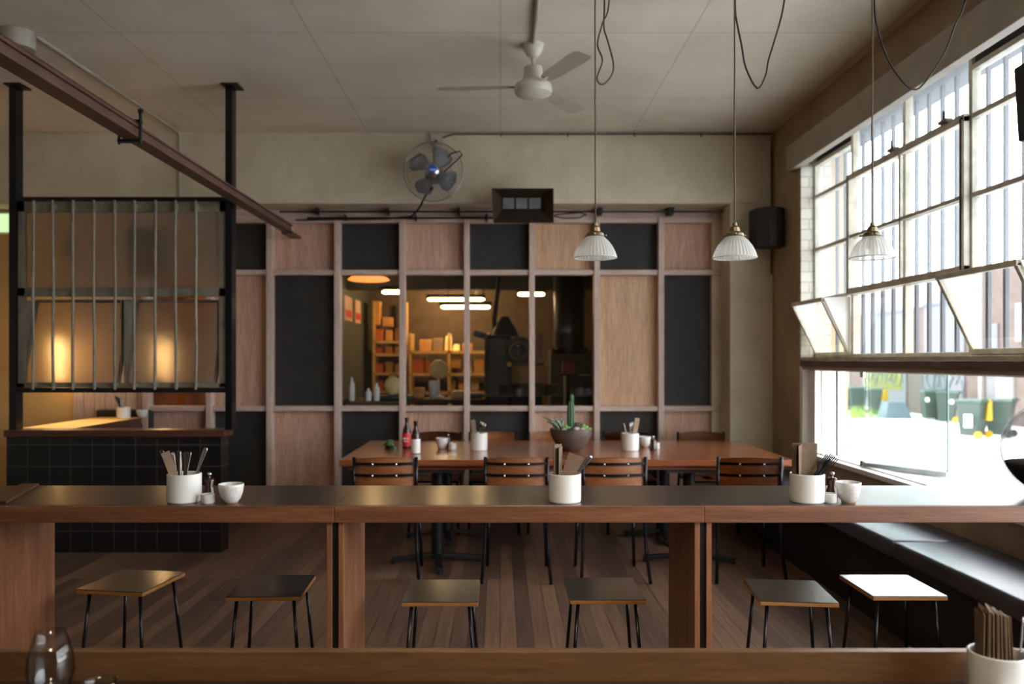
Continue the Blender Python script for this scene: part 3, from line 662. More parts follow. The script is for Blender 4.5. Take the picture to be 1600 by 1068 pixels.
MB().lathe([(.02,0),(.36,0),(.38,.12),(.36,.12),(.34,.03),(.02,.03)], (rx(820),-.1,rz(616)), 32).build('cooling_tray', M['mach'], R, smooth='auto')
MB().box((rx(800),-.35,0),(rx(845),.2,rz(616))).build('tray_cabinet', M['mach'], R)
MB().box((rx(836),-.2,rz(560)),(rx(846),0,rz(523))).build('pale_gauge_panel', M['ply'], R, bevel=.01)
p = P(890, 545, .0080); D = thing('exhaust_duct', 'fat black exhaust duct hanging at the right of the roastery', 'duct', p)
MB().lathe([(.2,0),(.2,.9),(.16,1.0),(.16,2.76-p.z)], n=28).build('duct_pipe', M['mach'], D, smooth='auto')
MB().lathe([(.24,-.06),(.24,.0),(.2,.02)], n=28).build('duct_collar', M['steelg'], D, smooth='auto')
cab = rbox('plastic_tub', 886, 926, 586, 800, .0082, .6, M['bluegrey'], 'blue-grey plastic tub at the right of the roastery', 'tub')
rbox('side_cabinet', 860, 925, 546, 800, .0092, .5, M['dark'], 'dark green cabinet behind the blue-grey tub', 'cabinet')
rt = rbox('red_tin', 879, 898, 565, 584, .0078, .12, M['red'], 'red tin on a stand in front of the blue-grey tub', 'tin')
st = thing('tin_stand', 'black stand carrying the red tin', 'stand', (rt.location.x, rt.location.y+.06, 0)); MB().box((-.12,-.1,rt.location.z-.02),(.12,.1,rt.location.z)).build('top', M['mach'], st); MB().tube([(0,0,0),(0,0,rt.location.z-.02)], .03).build('column', M['mach'], st)

# ================================================================ LEFT: TILED HALF WALL, POSTS, HUNG SASH
dmT = .00475; TY = dmT*F; xa, xb = (10-XV)*dmT, (346-XV)*dmT
TW = thing('tiled_half_wall', 'black square-tiled half wall with a brown timber cap at the left', 'half wall', ((xa+xb)/2, TY, 0))
MB().box((xa, TY, 0), (xb, TY+.15, .86)).build('tiled_body', M['tile'], TW, world=True)
MB().box((xa-.01, TY-.02, .86), (xb+.03, TY+.17, .91)).build('timber_cap', M['cap'], TW, world=True, bevel=.004)
dmP = .00478; PY = dmP*F
for i, (px, lab) in enumerate(((21.5, 'black steel post at the far left carrying the barred sash'), (358.5, 'black steel post at the right side of the barred sash'))):
    x = (px-XV)*dmP; t = thing('steel_post', lab, 'post', (x, PY, .91), 0, 'posts of the barred sash')
    MB().box((-.026, -.02, 0), (.026, .075, ZC-.91-.012)).build('shaft', M['steelg'], t, bevel=.003)
    MB().box((-.05, -.05, ZC-.91-.012), (.075, .10, ZC-.91)).build('top_plate', M['steel'], t)
SW = thing('barred_sash_screen', 'salvaged steel sash with frosted panes and vertical bars hung between black posts', 'window screen', ((185-XV)*dmP, PY, 1.19))
def sx(px): return (px-XV)*dmP
def sz(py): return H-(py-YV)*dmP
xl, xr = sx(21.5)+.026, sx(358.5)-.026
MB().box((xl, PY-.015, sz(313.5)), (xr, PY+.03, sz(308))).build('top_bar', M['steel'], SW, world=True)
MB().box((xl, PY-.015, sz(613)), (xr, PY+.03, sz(605.5))).build('bottom_bar', M['steel'], SW, world=True)
f = MB(); a, b = xl+.003, xr-.003
f.box((a, PY+.0, sz(605)), (a+.055, PY+.03, sz(314))).box((b-.05, PY+.0, sz(605)), (b, PY+.03, sz(314)))
f.box((a, PY, sz(331)), (b, PY+.03, sz(314))).box((a, PY, sz(463)), (b, PY+.03, sz(449))).box((a, PY, sz(605)), (b, PY+.03, sz(598)))
f.build('sash_frame', M['greysash'], SW, world=True, bevel=.003)
MB().box((a+.05, PY+.012, sz(452)), (b-.045, PY+.018, sz(328))).build('upper_pane', M['frosted'], SW, world=True)
def hop2(pxa, pxb):
    xa_, xb_ = sx(pxa), sx(pxb); z0_, z1_ = sz(600), sz(467)
    A = lambda x, t: Vector((x, PY+.035+.19*t, z0_+(z1_-z0_)*t))
    q = MB()
    for x in (xa_+.012, xb_-.012): q.bar(A(x,0), A(x,1), .024, .02, (1,0,0))
    for t in (0,1): q.bar(A(xa_,t), A(xb_,t), .02, .024)
    so = q.build('hopper_sash', M['greysash'], SW, world=True)
    d = Vector((0,.002,0)); g = MB(); g.hexa([A(xa_+.02,.02)-d, A(xb_-.02,.02)-d, A(xb_-.02,.02)+d, A(xa_+.02,.02)+d, A(xa_+.02,.98)-d, A(xb_-.02,.98)-d, A(xb_-.02,.98)+d, A(xa_+.02,.98)+d])
    g.build('hopper_pane', M['frosted'], so, world=True)
    c = MB()
    for x in (xa_-.006, xb_+.006): c.prism([(PY+.03, z0_), (PY+.225, z1_), (PY+.03, z1_)], 'X', x-.002, x+.002)
    c.build('hopper_cheek', M['greysash'], so, world=True)
hop2(29, 184); hop2(192, 336)
b0 = None
for px in (55.5, 86.5, 117.5, 150, 182.5, 213, 245, 277, 308.5):
    rd = random.Random(int(px)); jx = [rd.uniform(-.004,.004) for _ in range(5)]
    zz = [sz(608), sz(540), sz(460), sz(390), sz(314)]
    MB().tube([(sx(px)+j, PY-.03, z) for j, z in zip(jx, zz)], .0105, 10).box((sx(px)-.012, PY-.035, sz(330)), (sx(px)+.012, PY+.002, sz(320))).box((sx(px)-.012, PY-.035, sz(603)), (sx(px)+.012, PY+.002, sz(598))).build('vertical_bar', M['greysash'], SW, world=True, smooth='auto')
# counter behind the half wall
BC = thing('back_counter', 'narrow timber-topped counter running back behind the tiled half wall', 'counter', (-3.53, 6.75, 0))
MB().box((-3.74, 6.10, .845), (-3.33, 7.40, .90)).build('counter_top', M['shelf'], BC, world=True, bevel=.004)
MB().box((-3.335, 6.12, .80), (-3.328, 7.38, .895)).build('dark_edging', M['cap'], BC, world=True)
MB().box((-3.68, 6.16, 0), (-3.37, 7.36, .845)).build('tiled_front', M['tile'], BC, world=True)
rbox('dark_cupboard', 150, 236, 640, 780, .00597, .07, M['chalk'], 'black cupboard against the planked wall behind the half wall', 'cupboard')
# cylinder wall lamps whose light glows through the frosted panes
for i, (x, yy, lab) in enumerate((((92-XV)*.00585, .00585*F, 'warm tube lamp glowing behind the left frosted pane'), ((256-XV)*.0066, .0066*F, 'warm tube lamp glowing behind the right frosted pane'))):
    t = thing('tube_pendant', lab, 'pendant lamp', (x, yy, 1.36), 0, 'lamps behind the frosted panes')
    MB().lathe([(.012,-.12),(.03,-.10),(.03,.26),(.012,.27)], n=16, cap0=True, cap1=True).build('bulb', M['warm'], t, smooth=True)
    MB().lathe([(.03,.27),(.03,.33),(.01,.35)], n=16, cap0=True, cap1=True).build('lamp_holder', M['brass'], t, smooth='auto')
    MB().tube([(0,0,.34),(0,0,.42),(0,.1,.44),(0,.25,.44)] if i == 0 else [(0,0,.34),(0,0,2.78-1.36)], .006, 6).build('bracket' if i == 0 else 'cord', M['cordb'], t)
    lamp('tube_pendant_light', 'POINT', (x, yy-.0, 1.5), 9 if i == 0 else 10, (1,.62,.26), .05)
t = thing('counter_fill_lamp', 'added unseen spotlight brightening the narrow counter behind the frosted panes', 'light', (-3.55, 6.55, 2.28))  # invented fixture, hidden behind the frosted pane, added to brighten the counter
MB().lathe([(.0,.16),(.04,.16),(.045,.0),(.038,.0),(.034,.12)], n=20).build('lamp_can', M['steel'], t, smooth='auto'); MB().tube([(0,0,.15),(0,0,.19),(-.06,-.5,.19)], .008).build('arm', M['steel'], t)
lamp('counter_fill_spot', 'SPOT', (-3.55, 6.55, 2.27), 130, (1,.80,.52), .03, (0,0,0), spot=math.radians(62))  # fill light added so the counter top shows as a bright strip
p = P(190, 385, .0063); t = thing('wall_speaker', 'dark speaker box seen as a blur behind the upper frosted pane', 'speaker', (-2.87, 6.5, 2.1))
MB().box((-.13,-.12,0),(.13,.1,.4)).build('cabinet', M['chalk'], t, bevel=.02); MB().box((-.02,.1,.18),(.02,1.01,.22)).build('bracket', M['steel'], t)
p = P(2, 345, .0059); t = thing('exit_sign', 'small green lit exit sign at the left edge beside the steel post', 'sign', (p.x, GY-.09, p.z-.1))
MB().box((-.2,0,0),(.055,.055,.2)).build('sign_box', M['white'], t, bevel=.004); MB().box((-.19,-.004,.015),(.045,.0,.185)).build('lit_face', M['exit'], t)
# ---- long brown beam and its clamp, at the left
xB = -1.909; zBt, zBb = 2.68, 2.575
BM = thing('brown_rail_beam', 'long brown steel rail beam running overhead towards the timber grid', 'beam', (xB, 5, 2.57))
q = MB(); q.box((xB-.046, 1.2, 2.580), (xB-.03, 7.15, 2.64)).box((xB-.046, 1.2, 2.628), (xB+.046, 7.15, 2.64)).box((xB-.046, 1.2, 2.575), (xB+.046, 7.15, 2.587)).box((xB-.006, 1.2, 2.585), (xB+.03, 7.15, 2.63))
q.build('channel', M['beam'], BM, world=True, bevel=.003)
MB().tube([(xB+.03, 1.2, 2.65), (xB+.03, 4.0, 2.65), (xB+.035, 4.1, 2.65)], .008, 8).build('conduit', M['cap'], BM, world=True)
c = MB(); c.box((xB-.06, 4.09, 2.55), (xB+.06, 4.12, 2.565)).tube([(xB-.055,4.1,2.54),(xB-.055,4.1,2.68)], .007).tube([(xB+.055,4.1,2.54),(xB+.055,4.1,2.70)], .009).box((xB-.06, 4.09, 2.65), (xB+.06, 4.12, 2.665)).blob((xB+.055,4.1,2.71), .016, sub=1)
c.build('clamp', M['steel'], BM, world=True)
MB().box((xB-.086, PY+.0, 2.595), (xB-.046, PY+.05, 2.63)).build('post_bracket', M['steel'], BM, world=True)
MB().box((xB-.05, 7.12, 2.56), (xB+.05, GY-.12, 2.58)).build('end_bracket', M['beam'], BM, world=True)
# ceiling disc and conduit
o = MB().lathe([(.02,0),(.098,0),(.1,.01),(.1,.105),(.02,.11)], n=36, cap0=True).build('ceiling_downlight', M['offw'], smooth='auto'); o.location = (-3.02, 4.98, ZC-.11); tag(o, 'round off-white surface fitting on the ceiling at the top left', 'ceiling light')
CT = MB().tube([(-2.93,5.03,ZC-.012),(-2.9,6.3,ZC-.012),(-2.89,7.14,ZC-.012),(-2.89,7.168,ZC-.04),(-2.89,7.168,2.86)], .011, 8).build('ceiling_conduit', M['offw'], smooth=True); tag(CT, 'thin pale conduit from the round ceiling fitting down the left bulkhead', 'conduit')

# ================================================================ CEILING AND HIGH-WALL THINGS
fx, fy = (833-XV)*.004175, 5.19
FN = thing('ceiling_fan', 'cream three-blade ceiling fan hanging in the centre', 'ceiling fan', (fx, fy, ZC))
MB().lathe([(0,-.085),(.02,-.085),(.04,-.075),(.066,-.03),(.07,0)], n=28).build('canopy', M['fanw'], FN, smooth='auto')
MB().tube([(0,0,-.09),(0,0,-.165)], .013, 12).build('downrod', M['fanw'], FN, smooth=True)
MB().lathe([(.02,-.145),(.06,-.15),(.065,-.22),(.07,-.24),(.118,-.265),(.125,-.29),(.118,-.32),(.08,-.34),(.0,-.345)], n=36).build('motor_housing', M['fanw'], FN, smooth='auto')
for k, ang in enumerate((176, 56, -64)):
    a = math.radians(ang); R4 = Matrix.Rotation(a, 4, 'Z')
    b = MB(); rows = []
    for i, r in enumerate([.16, .2, .3, .42, .54, .60, .625]):
        wdt = (.035, .05, .058, .062, .066, .064, .045)[i]; rows.append([R4 @ Vector((r, s*wdt, -.275-s*wdt*.14)) for s in (-1,-.5,0,.5,1)])
    b.sheet(rows, .004); b.build('blade', M['fanw'], FN, smooth=False)
    MB().bar(R4 @ Vector((.09,0,-.275)), R4 @ Vector((.2,0,-.273)), .035, .006).build('blade_iron', M['fanw'], FN)
q = MB().tube([(fx-.0, fy-.07, ZC-.012), (fx-.005, 2.0, ZC-.012), (fx-.005, -3.3, ZC-.012)], .014, 8)
tag(q.build('fan_conduit', M['fanw'], smooth=True), 'cream conduit on the ceiling feeding the ceiling fan', 'conduit')
# wall fan
wx, wy, wz = (677-XV)*.0055, .0055*F, H-(268-YV)*.0055
WF = thing('wall_fan', 'round caged wall fan with a blue badge on the bulkhead', 'fan', (wx, YB, 3.30))
MB().box((wx-.055, YB-.04, 3.36), (wx+.055, YB, 3.46)).build('switch_box', M['offw'], WF, world=True, bevel=.006)
MB().blob((wx, YB-.045, 3.39), .014).build('knob', M['steel'], WF, world=True)
MB().tube([(wx, YB-.02, 3.37), (wx, wy+.16, 3.30), (wx, wy+.15, wz+.08), (wx, wy+.12, wz)], .018, 10).build('arm', M['silverp'], WF, world=True, smooth=True)
fmx = Matrix.Translation((wx, wy, wz)) @ Matrix.Rotation(PI/2, 4, 'X')
MB().lathe([(.01,-.19),(.07,-.18),(.08,-.09),(.06,-.05)], n=24, mat=fmx).build('motor', M['silverp'], WF, world=True, smooth='auto')
cg_ = MB(); RC = .255
for s, dpt in ((1, .075), (-1, -.075)):
    for k in range(48):
        a = 2*PI*k/48; pts = [(.055, dpt), (.14, dpt*.93), (.21, dpt*.72), (.245, dpt*.35), (RC, 0)]
        cg_.tube([fmx @ Vector((r*math.cos(a+(.25*(r/RC))), r*math.sin(a+(.25*(r/RC))), d)) for r, d in pts], .0011, 4)
    for r, d in ((.055, dpt), (.15, dpt*.92), (.225, dpt*.6)): cg_.tube([fmx @ Vector((r*math.cos(2*PI*k/40), r*math.sin(2*PI*k/40), d)) for k in range(40)], .0016, 5, closed=True)
cg_.tube([fmx @ Vector((RC*math.cos(2*PI*k/48), RC*math.sin(2*PI*k/48), 0)) for k in range(48)], .006, 6, closed=True)
cg_.build('cage', M['wiregrey'], WF, world=True, smooth=True)
for k in range(4):
    a = PI/4+k*PI/2+.2; bl = MB(); rows = []
    for i, r in enumerate([.035, .07, .12, .17, .205, .215]):
        wd_ = (.25,.42,.55,.55,.42,.15)[i]; rows.append([fmx @ Vector((r*math.cos(a+u*wd_+.6*(r-.1)), r*math.sin(a+u*wd_+.6*(r-.1)), u*.03)) for u in (-1,-.5,0,.5,1)])
    bl.sheet(rows, .003).build('fan_blade', M['fanblade'], WF, world=True, smooth=True)
MB().lathe([(.0,.092),(.03,.092),(.045,.082),(.058,.07)], n=28, mat=fmx).build('badge_ring', M['chrome'], WF, world=True, smooth=True)
bd = MB().lathe([(.0,.100),(.033,.097),(.038,.092)], n=28, mat=fmx).build('blue_badge', M['blue'], WF, world=True, smooth=True)
sq = MB(); sq.tube([fmx @ Vector((-.024+.006*i, -.004+.007*math.sin(i*1.9), .1025)) for i in range(9)], .0022, 5).tube([fmx @ Vector((-.02+.01*i, -.014+.001*i, .1025)) for i in range(5)], .0018, 5)
sq.build('badge_script', M['whl'], bd, world=True)
def pc(px, py, y): return P(px, py, y/F)
MB().tube([pc(694,268,wy-.12), pc(712,252,wy-.15), pc(722,242,wy-.14), pc(718,236,wy-.12), pc(705,240,wy-.10), pc(700,246,wy-.09)], .006, 8).build('pull_handle', M['steel'], WF, world=True, smooth=True)
MB().tube([pc(676,293,wy-.1), pc(665,305,7.0), pc(655,325,7.05), pc(643,338,7.13), pc(600,342,7.28), pc(520,342.5,7.3), pc(462,344,7.3)], .009, 8).build('power_cord', M['steel'], WF, world=True, smooth=True)
# heater
hx0, hx1, hz0, hz1 = [(768-XV)*.0055, (865-XV)*.0055, H-(348-YV)*.0055, H-(294-YV)*.0055]; hy = .0055*F
HT = thing('radiant_heater', 'bronze flared radiant heater under the bulkhead', 'heater', ((hx0+hx1)/2, hy, hz0))
ix0, ix1, iz0, iz1 = hx0+.09, hx1-.10, hz0+.13, hz1-.055; hyb = hy+.10
q = MB(); A = [(hx0+.015,hy,hz0),(hx1-.0,hy,hz0),(hx1,hy,hz1),(hx0,hy,hz1)]; Bp = [(ix0,hyb,iz0),(ix1,hyb,iz0),(ix1,hyb,iz1),(ix0,hyb,iz1)]
q.sheet([[*A, A[0]], [*Bp, Bp[0]]], .006); q.build('flared_hood', M['heat'], HT, world=True)
MB().box((ix0-.02, hyb+.006, iz0-.02), (ix1+.02, hyb+.12, iz1+.02)).build('burner_box', M['steel'], HT, world=True)
for k in range(3):
    wI = (ix1-ix0)/3; MB().box((ix0+k*wI+.008, hyb-.008, iz0+.01), (ix0+(k+1)*wI-.008, hyb+.006, iz1-.01)).build('ceramic_plaque', M['heatin'], HT, world=True)
MB().bar(((hx0+hx1)/2, hyb+.1, iz1), ((hx0+hx1)/2, YB+.03, 2.838), .04, .02).build('bracket', M['steel'], HT, world=True)
MB().tube([pc(866,338,7.0), pc(885,341,7.1), pc(905,340,7.15), pc(916,335,7.18), pc(905,332,7.2), pc(880,334,7.25), pc(866,336,7.28)], .006, 8).build('gas_hose', M['cordb'], HT, world=True, smooth=True)
# pipes under the bulkhead
for i, (py, x0, x1, lab) in enumerate(((330.5, 437, 1130, 'upper dark pipe running along under the bulkhead'), (340.5, 480, 800, 'lower dark pipe running beneath the bulkhead behind the wall fan cord'))):
    q = MB().tube([pc(x0,py,7.36), pc(x1,py,7.36)], .009, 8)
    for xx in range(int(x0)+60, int(x1), 110): q.box(pc(xx-2,py+3,7.345), pc(xx+2,py-3,7.47))
    tag(q.build('service_pipe', M['steel'], smooth='auto'), lab, 'pipe', 'pipes under the bulkhead')
q = MB().tube([(wx+.06, YB-.012, 3.43), (wx+.15, YB-.012, 3.462), (XR-.02, YB-.012, 3.462), (XR-.018, YB-.012, 3.3), (XR-.018, YB-.012, 2.2)], .008, 8)
for xx in (0, .6, 1.2, 1.8): q.box((xx, YB-.022, 3.44), (xx+.012, YB, 3.472))
tag(q.build('wall_conduit', M['beam'], smooth='auto'), 'thin brown conduit along the top of the bulkhead and down the right corner', 'conduit')
# corner speaker (facing the room) and the near one
S1 = thing('wall_speaker', 'black curved-front speaker on the pier in the right back corner', 'speaker', (2.36, 7.0, 2.44))
dS = 6.9/F; ww = 25*dS
q = MB(); prof = [(-ww, .13), (-ww*.85, 0), (-ww*.2, -.10), (ww*.25, -.10), (ww*.9, -.02), (ww, .13)]
cx = (1202-XV)*dS
q.prism([(x+cx, y+6.9) for x, y in prof], 'Z', H-(386-YV)*dS, H-(325-YV)*dS); q.build('cabinet', M['chalk'], S1, world=True, bevel=.008)
MB().box((cx-.02, 7.02, 2.55), (cx+.02, YB, 2.6)).build('bracket', M['steel'], S1, world=True)
S2 = thing('wall_speaker', 'black tilted speaker in front of the steel window at the top right', 'speaker', (2.35, 3.35, 2.4))
pts = [P(1583,108,.00284), P(1588,225,.00284)]
q = MB(); y0 = .00284*F; xa_ = pts[0].x
q.hexa([(xa_+.02, y0, 2.395), (xa_+.25, y0, 2.395), (xa_+.25, y0-.3, 2.395), (xa_+.04, y0-.3, 2.395), (xa_, y0, 2.72), (xa_+.18, y0, 2.78), (xa_+.18, y0-.3, 2.80), (xa_+.02, y0-.3, 2.74)])
q.build('cabinet', M['chalk'], S2, world=True, bevel=.008); MB().box((xa_+.1, y0-.17, 2.76), (xa_+.13, y0-.13, 3.05)).build('bracket', M['steel'], S2, world=True)

# ---- pendants
def pendant(px, label, loop):
    dm = .0026; x = (px-XV)*dm; y0 = dm*F; zr = H-(402.5-YV)*dm
    t = thing('pendant_lamp', label, 'pendant lamp', (x, y0, zr), 0, 'prismatic glass pendants over the bar')
    pr = [(.086,0),(.085,.006),(.080,.022),(.070,.044),(.056,.064),(.040,.080),(.030,.088)]
    gs_ = MB().lathe(pr, n=216, rib=.022, ribn=36).build('glass_shade', M['shade'], t, smooth=True)
    MB().tube([(.086*math.cos(2*PI*k/48), .086*math.sin(2*PI*k/48), 0) for k in range(48)], .0028, 6, closed=True).build('shade_rim', M['shade'], gs_, smooth=True)
    MB().lathe([(.032,.084),(.036,.088),(.034,.098),(.02,.106),(.018,.122),(.010,.130),(.008,.142),(0,.143)], n=24).build('brass_gallery', M['brass'], t, smooth='auto')
    for k in range(3):
        sc3 = MB(); a = k*2*PI/3+.3; sc3.tube([(.034*math.cos(a),.034*math.sin(a),.093),(.046*math.cos(a),.046*math.sin(a),.093)], .003, 6).blob((.047*math.cos(a),.047*math.sin(a),.093), .005, sub=1)
        sc3.build('thumb_screw', M['brass'], t)
    MB().blob((0,0,.055), .024, (1,1,1.2)).build('bulb', M['white'], t, smooth=True)
    rd = random.Random(px); zt = ZC-zr
    MB().tube([(rd.uniform(-.0015,.0015), 0, .14+(zt-.14)*i/12) for i in range(13)], .0032, 6).build('cord', M['cord'], t, smooth=True)
    MB().lathe([(.0,-.02),(.03,-.02),(.04,0)], (0,0,zt), 20).build('ceiling_rose', M['brass'], t, smooth='auto')
    pts = [P(a, b, dm)+Vector((0, .03, 0)) for a, b in loop]
    a0, a1 = pts[0].copy(), pts[-1].copy()
    s = [Vector((a0.x+(.02 if loop[0][0] > loop[-1][0] else -.02), a0.y, ZC)), Vector((a0.x, a0.y, a0.z+.3))]+pts+[Vector((a1.x+(a1.x-a0.x)*.15, a1.y, a1.z+.3)), Vector((a1.x+(a1.x-a0.x)*.3, a1.y, ZC))]
    # smooth (Catmull-Rom)
    out = []
    for i in range(len(s)-1):
        p0, p1, p2, p3 = s[max(i-1,0)], s[i], s[i+1], s[min(i+2,len(s)-1)]
        for u in (0, .25, .5, .75):
            out.append(.5*((2*p1)+(p2-p0)*u+(2*p0-5*p1+4*p2-p3)*u*u+(3*p1-p0-3*p2+p3)*u**3))
    out.append(s[-1])
    MB().tube(out, .0038, 6).build('swag_cord', M['cord' if px == 930 else 'cordb'], t, world=True, smooth=True)
pendant(930, 'prismatic glass pendant, leftmost of three over the bar', [(953,0),(943,31),(935,65),(943,90),(934,118),(943,128),(957,114),(960,94),(951,59),(945,37),(946,0)])
pendant(1148, 'prismatic glass pendant, middle of three over the bar', [(1152,0),(1155,31),(1162,65),(1169,102),(1187,134),(1200,114),(1204.5,90),(1214,59),(1229,0)])
pendant(1363, 'prismatic glass pendant in front of the steel window', [(1371.6,0),(1377,41),(1392,86),(1415,122),(1435,136),(1452,123.6),(1482,79),(1499,34),(1514,0)])

# ================================================================ BENCH
BN = thing('wall_bench', 'long black upholstered bench along the window wall', 'bench', (2.24, 3.5, 0))
MB().box((2.05, .4, 0), (2.455, 7.1, .40)).build('bench_base', M['benchf'], BN, world=True)
yc = [7.1, 5.55, 4.11, 2.67, 1.23, .4]
for a, b in zip(yc, yc[1:]):
    o = MB().box((2.02, b+.004, .40), (2.455, a-.004, .495)).build('seat_cushion', M['leather'], BN, world=True); m = o.modifiers.new('bevel','BEVEL'); m.width = .022; m.segments = 4
    for p in o.data.polygons: p.use_smooth = True

# ================================================================ LONG TABLE
TT = thing('long_dining_table', 'long warm brown timber dining table before the grid wall', 'table', (.45, 6.08, 0))
TX0, TX1, TY0, TY1, TZ = -1.10, 2.0, .00436*F, .0054*F, .75
MB().box((TX0, TY0, TZ-.045), (TX1, TY1, TZ)).build('tabletop', M['table'], TT, world=True, bevel=.006)
MB().box((TX0+.05, TY0+.05, TZ-.075), (TX1-.05, TY1-.05, TZ-.045)).build('underframe', M['tedge'], TT, world=True)
for (x, yy) in ((-.445, 5.62), (1.33, 5.62), (-.43, 6.42), (1.32, 6.42)):
    pb = MB().tube([(x,yy,.04),(x,yy,TZ-.085)], .042, 16).box((x-.2,yy-.2,TZ-.09),(x+.2,yy+.2,TZ-.075)); pb.build('pedestal', M['steel'], TT, world=True, smooth='auto')
    q = MB()
    for k in range(4):
        a = PI*k/2+(0.12 if x < 0 else -.1); e = Vector((math.cos(a), math.sin(a), 0)); c = Vector((x, yy, 0))
        q.bar(c+e*.02+Vector((0,0,.055)), c+e*.32+Vector((0,0,.028)), .05, .03); q.tube([c+e*.31+Vector((0,0,0)), c+e*.31+Vector((0,0,.02))], .014, 8)
    q.build('cross_foot', M['steel'], TT, world=True, bevel=.004)

# ================================================================ CHAIRS
def make_chair():
    t = thing('dining_chair', 'x', 'chair')
    def cur(u, yy): return yy-.045*(1-u*u)       # bulge towards the back (-Y)
    for s in (-1, 1):
        MB().tube([(s*.2,.0,.805),(s*.2,.005,.62),(s*.196,.03,.45),(s*.205,.0,.2),(s*.222,-.05,0)], .0115, 10).build('leg', M['steelg'], t, smooth=True)
        MB().tube([(s*.19,.36,.43),(s*.205,.40,0)], .011, 10).build('leg', M['steelg'], t, smooth=True)
    MB().tube([(-.193,.04,.425),(-.19,.36,.425),(.19,.36,.425),(.193,.04,.425)], .010, 8).build('seat_frame', M['steelg'], t)
    st = MB(); st.sheet([[(x*.20, .0+yy*.40, .445-.012*(1-x*x)*(1 if 0 < yy < 1 else .6)) for x in (-1,-.6,-.2,.2,.6,1)] for yy in (0,.25,.5,.75,1)], .012); st.build('seat', M['chply'], t, smooth=True)
    bk = MB(); us = [i/8-1 for i in range(17)]
    bk.sheet([[(u*.19, cur(u,.012)+.02*((z-.6)*0), z-.012*u*u*(1 if z > .8 else 0)) for u in us] for z in (.56,.62,.68,.74,.79,.806)], .012)
    bo = bk.build('backrest', M['chply'], t, smooth='auto')
    MB().sheet([[(u*.188, cur(u,.014)-dy, .808-.012*u*u) for u in us] for dy in (-.008,.010)], .003).build('backrest_edge', M['chedge'], bo)
    for z in (.765, .692):
        r = MB(); r.sheet([[(u*.2, cur(u,-.006), z+dz) for u in us] for dz in (-.009,.009)], .005); ro = r.build('back_rail', M['steelg'], t)
        for u in (-.38,.38): MB().blob((u*.2, cur(u,-.014), z), .007, (1,.6,1), sub=1).build('rivet', M['chrome'], ro)
    return t
ch = make_chair(); first = True
near = [(599, 'black framed ply chair, leftmost at the near side of the long table', .02), (807, 'black framed ply chair at the near side of the table, left of the central menus', -.03),
        (963, 'black framed ply chair at the near side of the table, right of the central menus', .03), (1177, 'black framed ply chair, rightmost at the near side of the long table', -.04)]
for px, lab, rz_c in near:
    o = ch if first else dup(ch); first = False
    o.location = ((px-XV)*.00406, .00412*F, 0); o.rotation_euler = (0,0,rz_c); o['label'] = lab; o['group'] = 'chairs at the near side of the long table'
far = [(684, 'ply chair at the far side of the table behind the two brown bottles'), (770, 'ply chair at the far side of the table behind the jar with grey spoons'),
       (862, 'ply chair at the far side of the table behind the cactus bowl'), (979, 'ply chair at the far side of the table behind the jar of wooden-handled cutlery'), (1095, 'ply chair, rightmost at the far side of the long table')]
for px, lab in far:
    o = dup(ch, ((px-XV)*.00557, 6.93, 0), PI+random.uniform(-.05,.05), lab, 'chairs at the far side of the long table')

# ================================================================ THE BAR (three table modules)
ZB, BY0, BY1 = .89, .54/228*F, .54/196*F
joints = [-3.32, -1.95, -.616, .755, XR]
labs = ['dark-topped timber bar table running out of the left edge of the photo', 'dark-topped timber bar table holding the jar of knives and a wide end panel', 'dark-topped timber bar table in the centre, holding the jar with leaning menus', 'dark-topped timber bar table at the right, bright with window light']
for i, (a, b) in enumerate(zip(joints, joints[1:])):
    t = thing('bar_table', labs[i], 'bar table', ((a+b)/2, (BY0+BY1)/2, 0), 0, 'timber bar tables in a row')
    MB().box((a+.0006, BY0+.014, ZB-.058), (b-.0006, BY1, ZB)).build('bar_top', M['bartop'], t, world=True, bevel=.002)
    MB().box((a+.0006, BY0, ZB-.062), (b-.0006, BY0+.014, ZB-.0008)).build('front_edging', M['baredge'], t, world=True, bevel=.002)
    for x0 in ([(a+.012, a+.032), (b-.032, b-.012)] if b < 2 else [(a+.012, a+.032)]):
        MB().box((x0[0], BY0+.02, 0), (x0[1], BY1-.0, ZB-.058)).build('end_panel', M['panel'], t, world=True, bevel=.002)
    MB().box((a+.0005, BY0+.03, 0), (a+.0115, BY1-.02, ZB-.06)).build('steel_spacer', M['steel'], t, world=True)
    if b > 2: MB().box((XR-.03, BY0+.05, ZB-.10), (XR-.001, BY1-.05, ZB-.058)).build('wall_cleat', M['panel'], t, world=True)
    if b < 2: MB().box((b-.0115, BY0+.03, 0), (b-.0005, BY1-.02, ZB-.06)).build('steel_spacer', M['steel'], t, world=True)
p0, p1 = Vector((-1.87, 3.02, ZB)), Vector((-1.985, 3.38, ZB))
q = MB().hexa([(-1.95,2.98,ZB+.0005),(-1.85,2.98,ZB+.0005),(-1.975,3.41,ZB+.0005),(-2.05,3.41,ZB+.0005),(-1.95,2.98,ZB+.012),(-1.85,2.98,ZB+.012),(-1.975,3.41,ZB+.012),(-2.05,3.41,ZB+.012)])
tag(q.build('timber_board', M['cap'], bevel=.002), 'thin dark board lying on the bar at the far left', 'board')

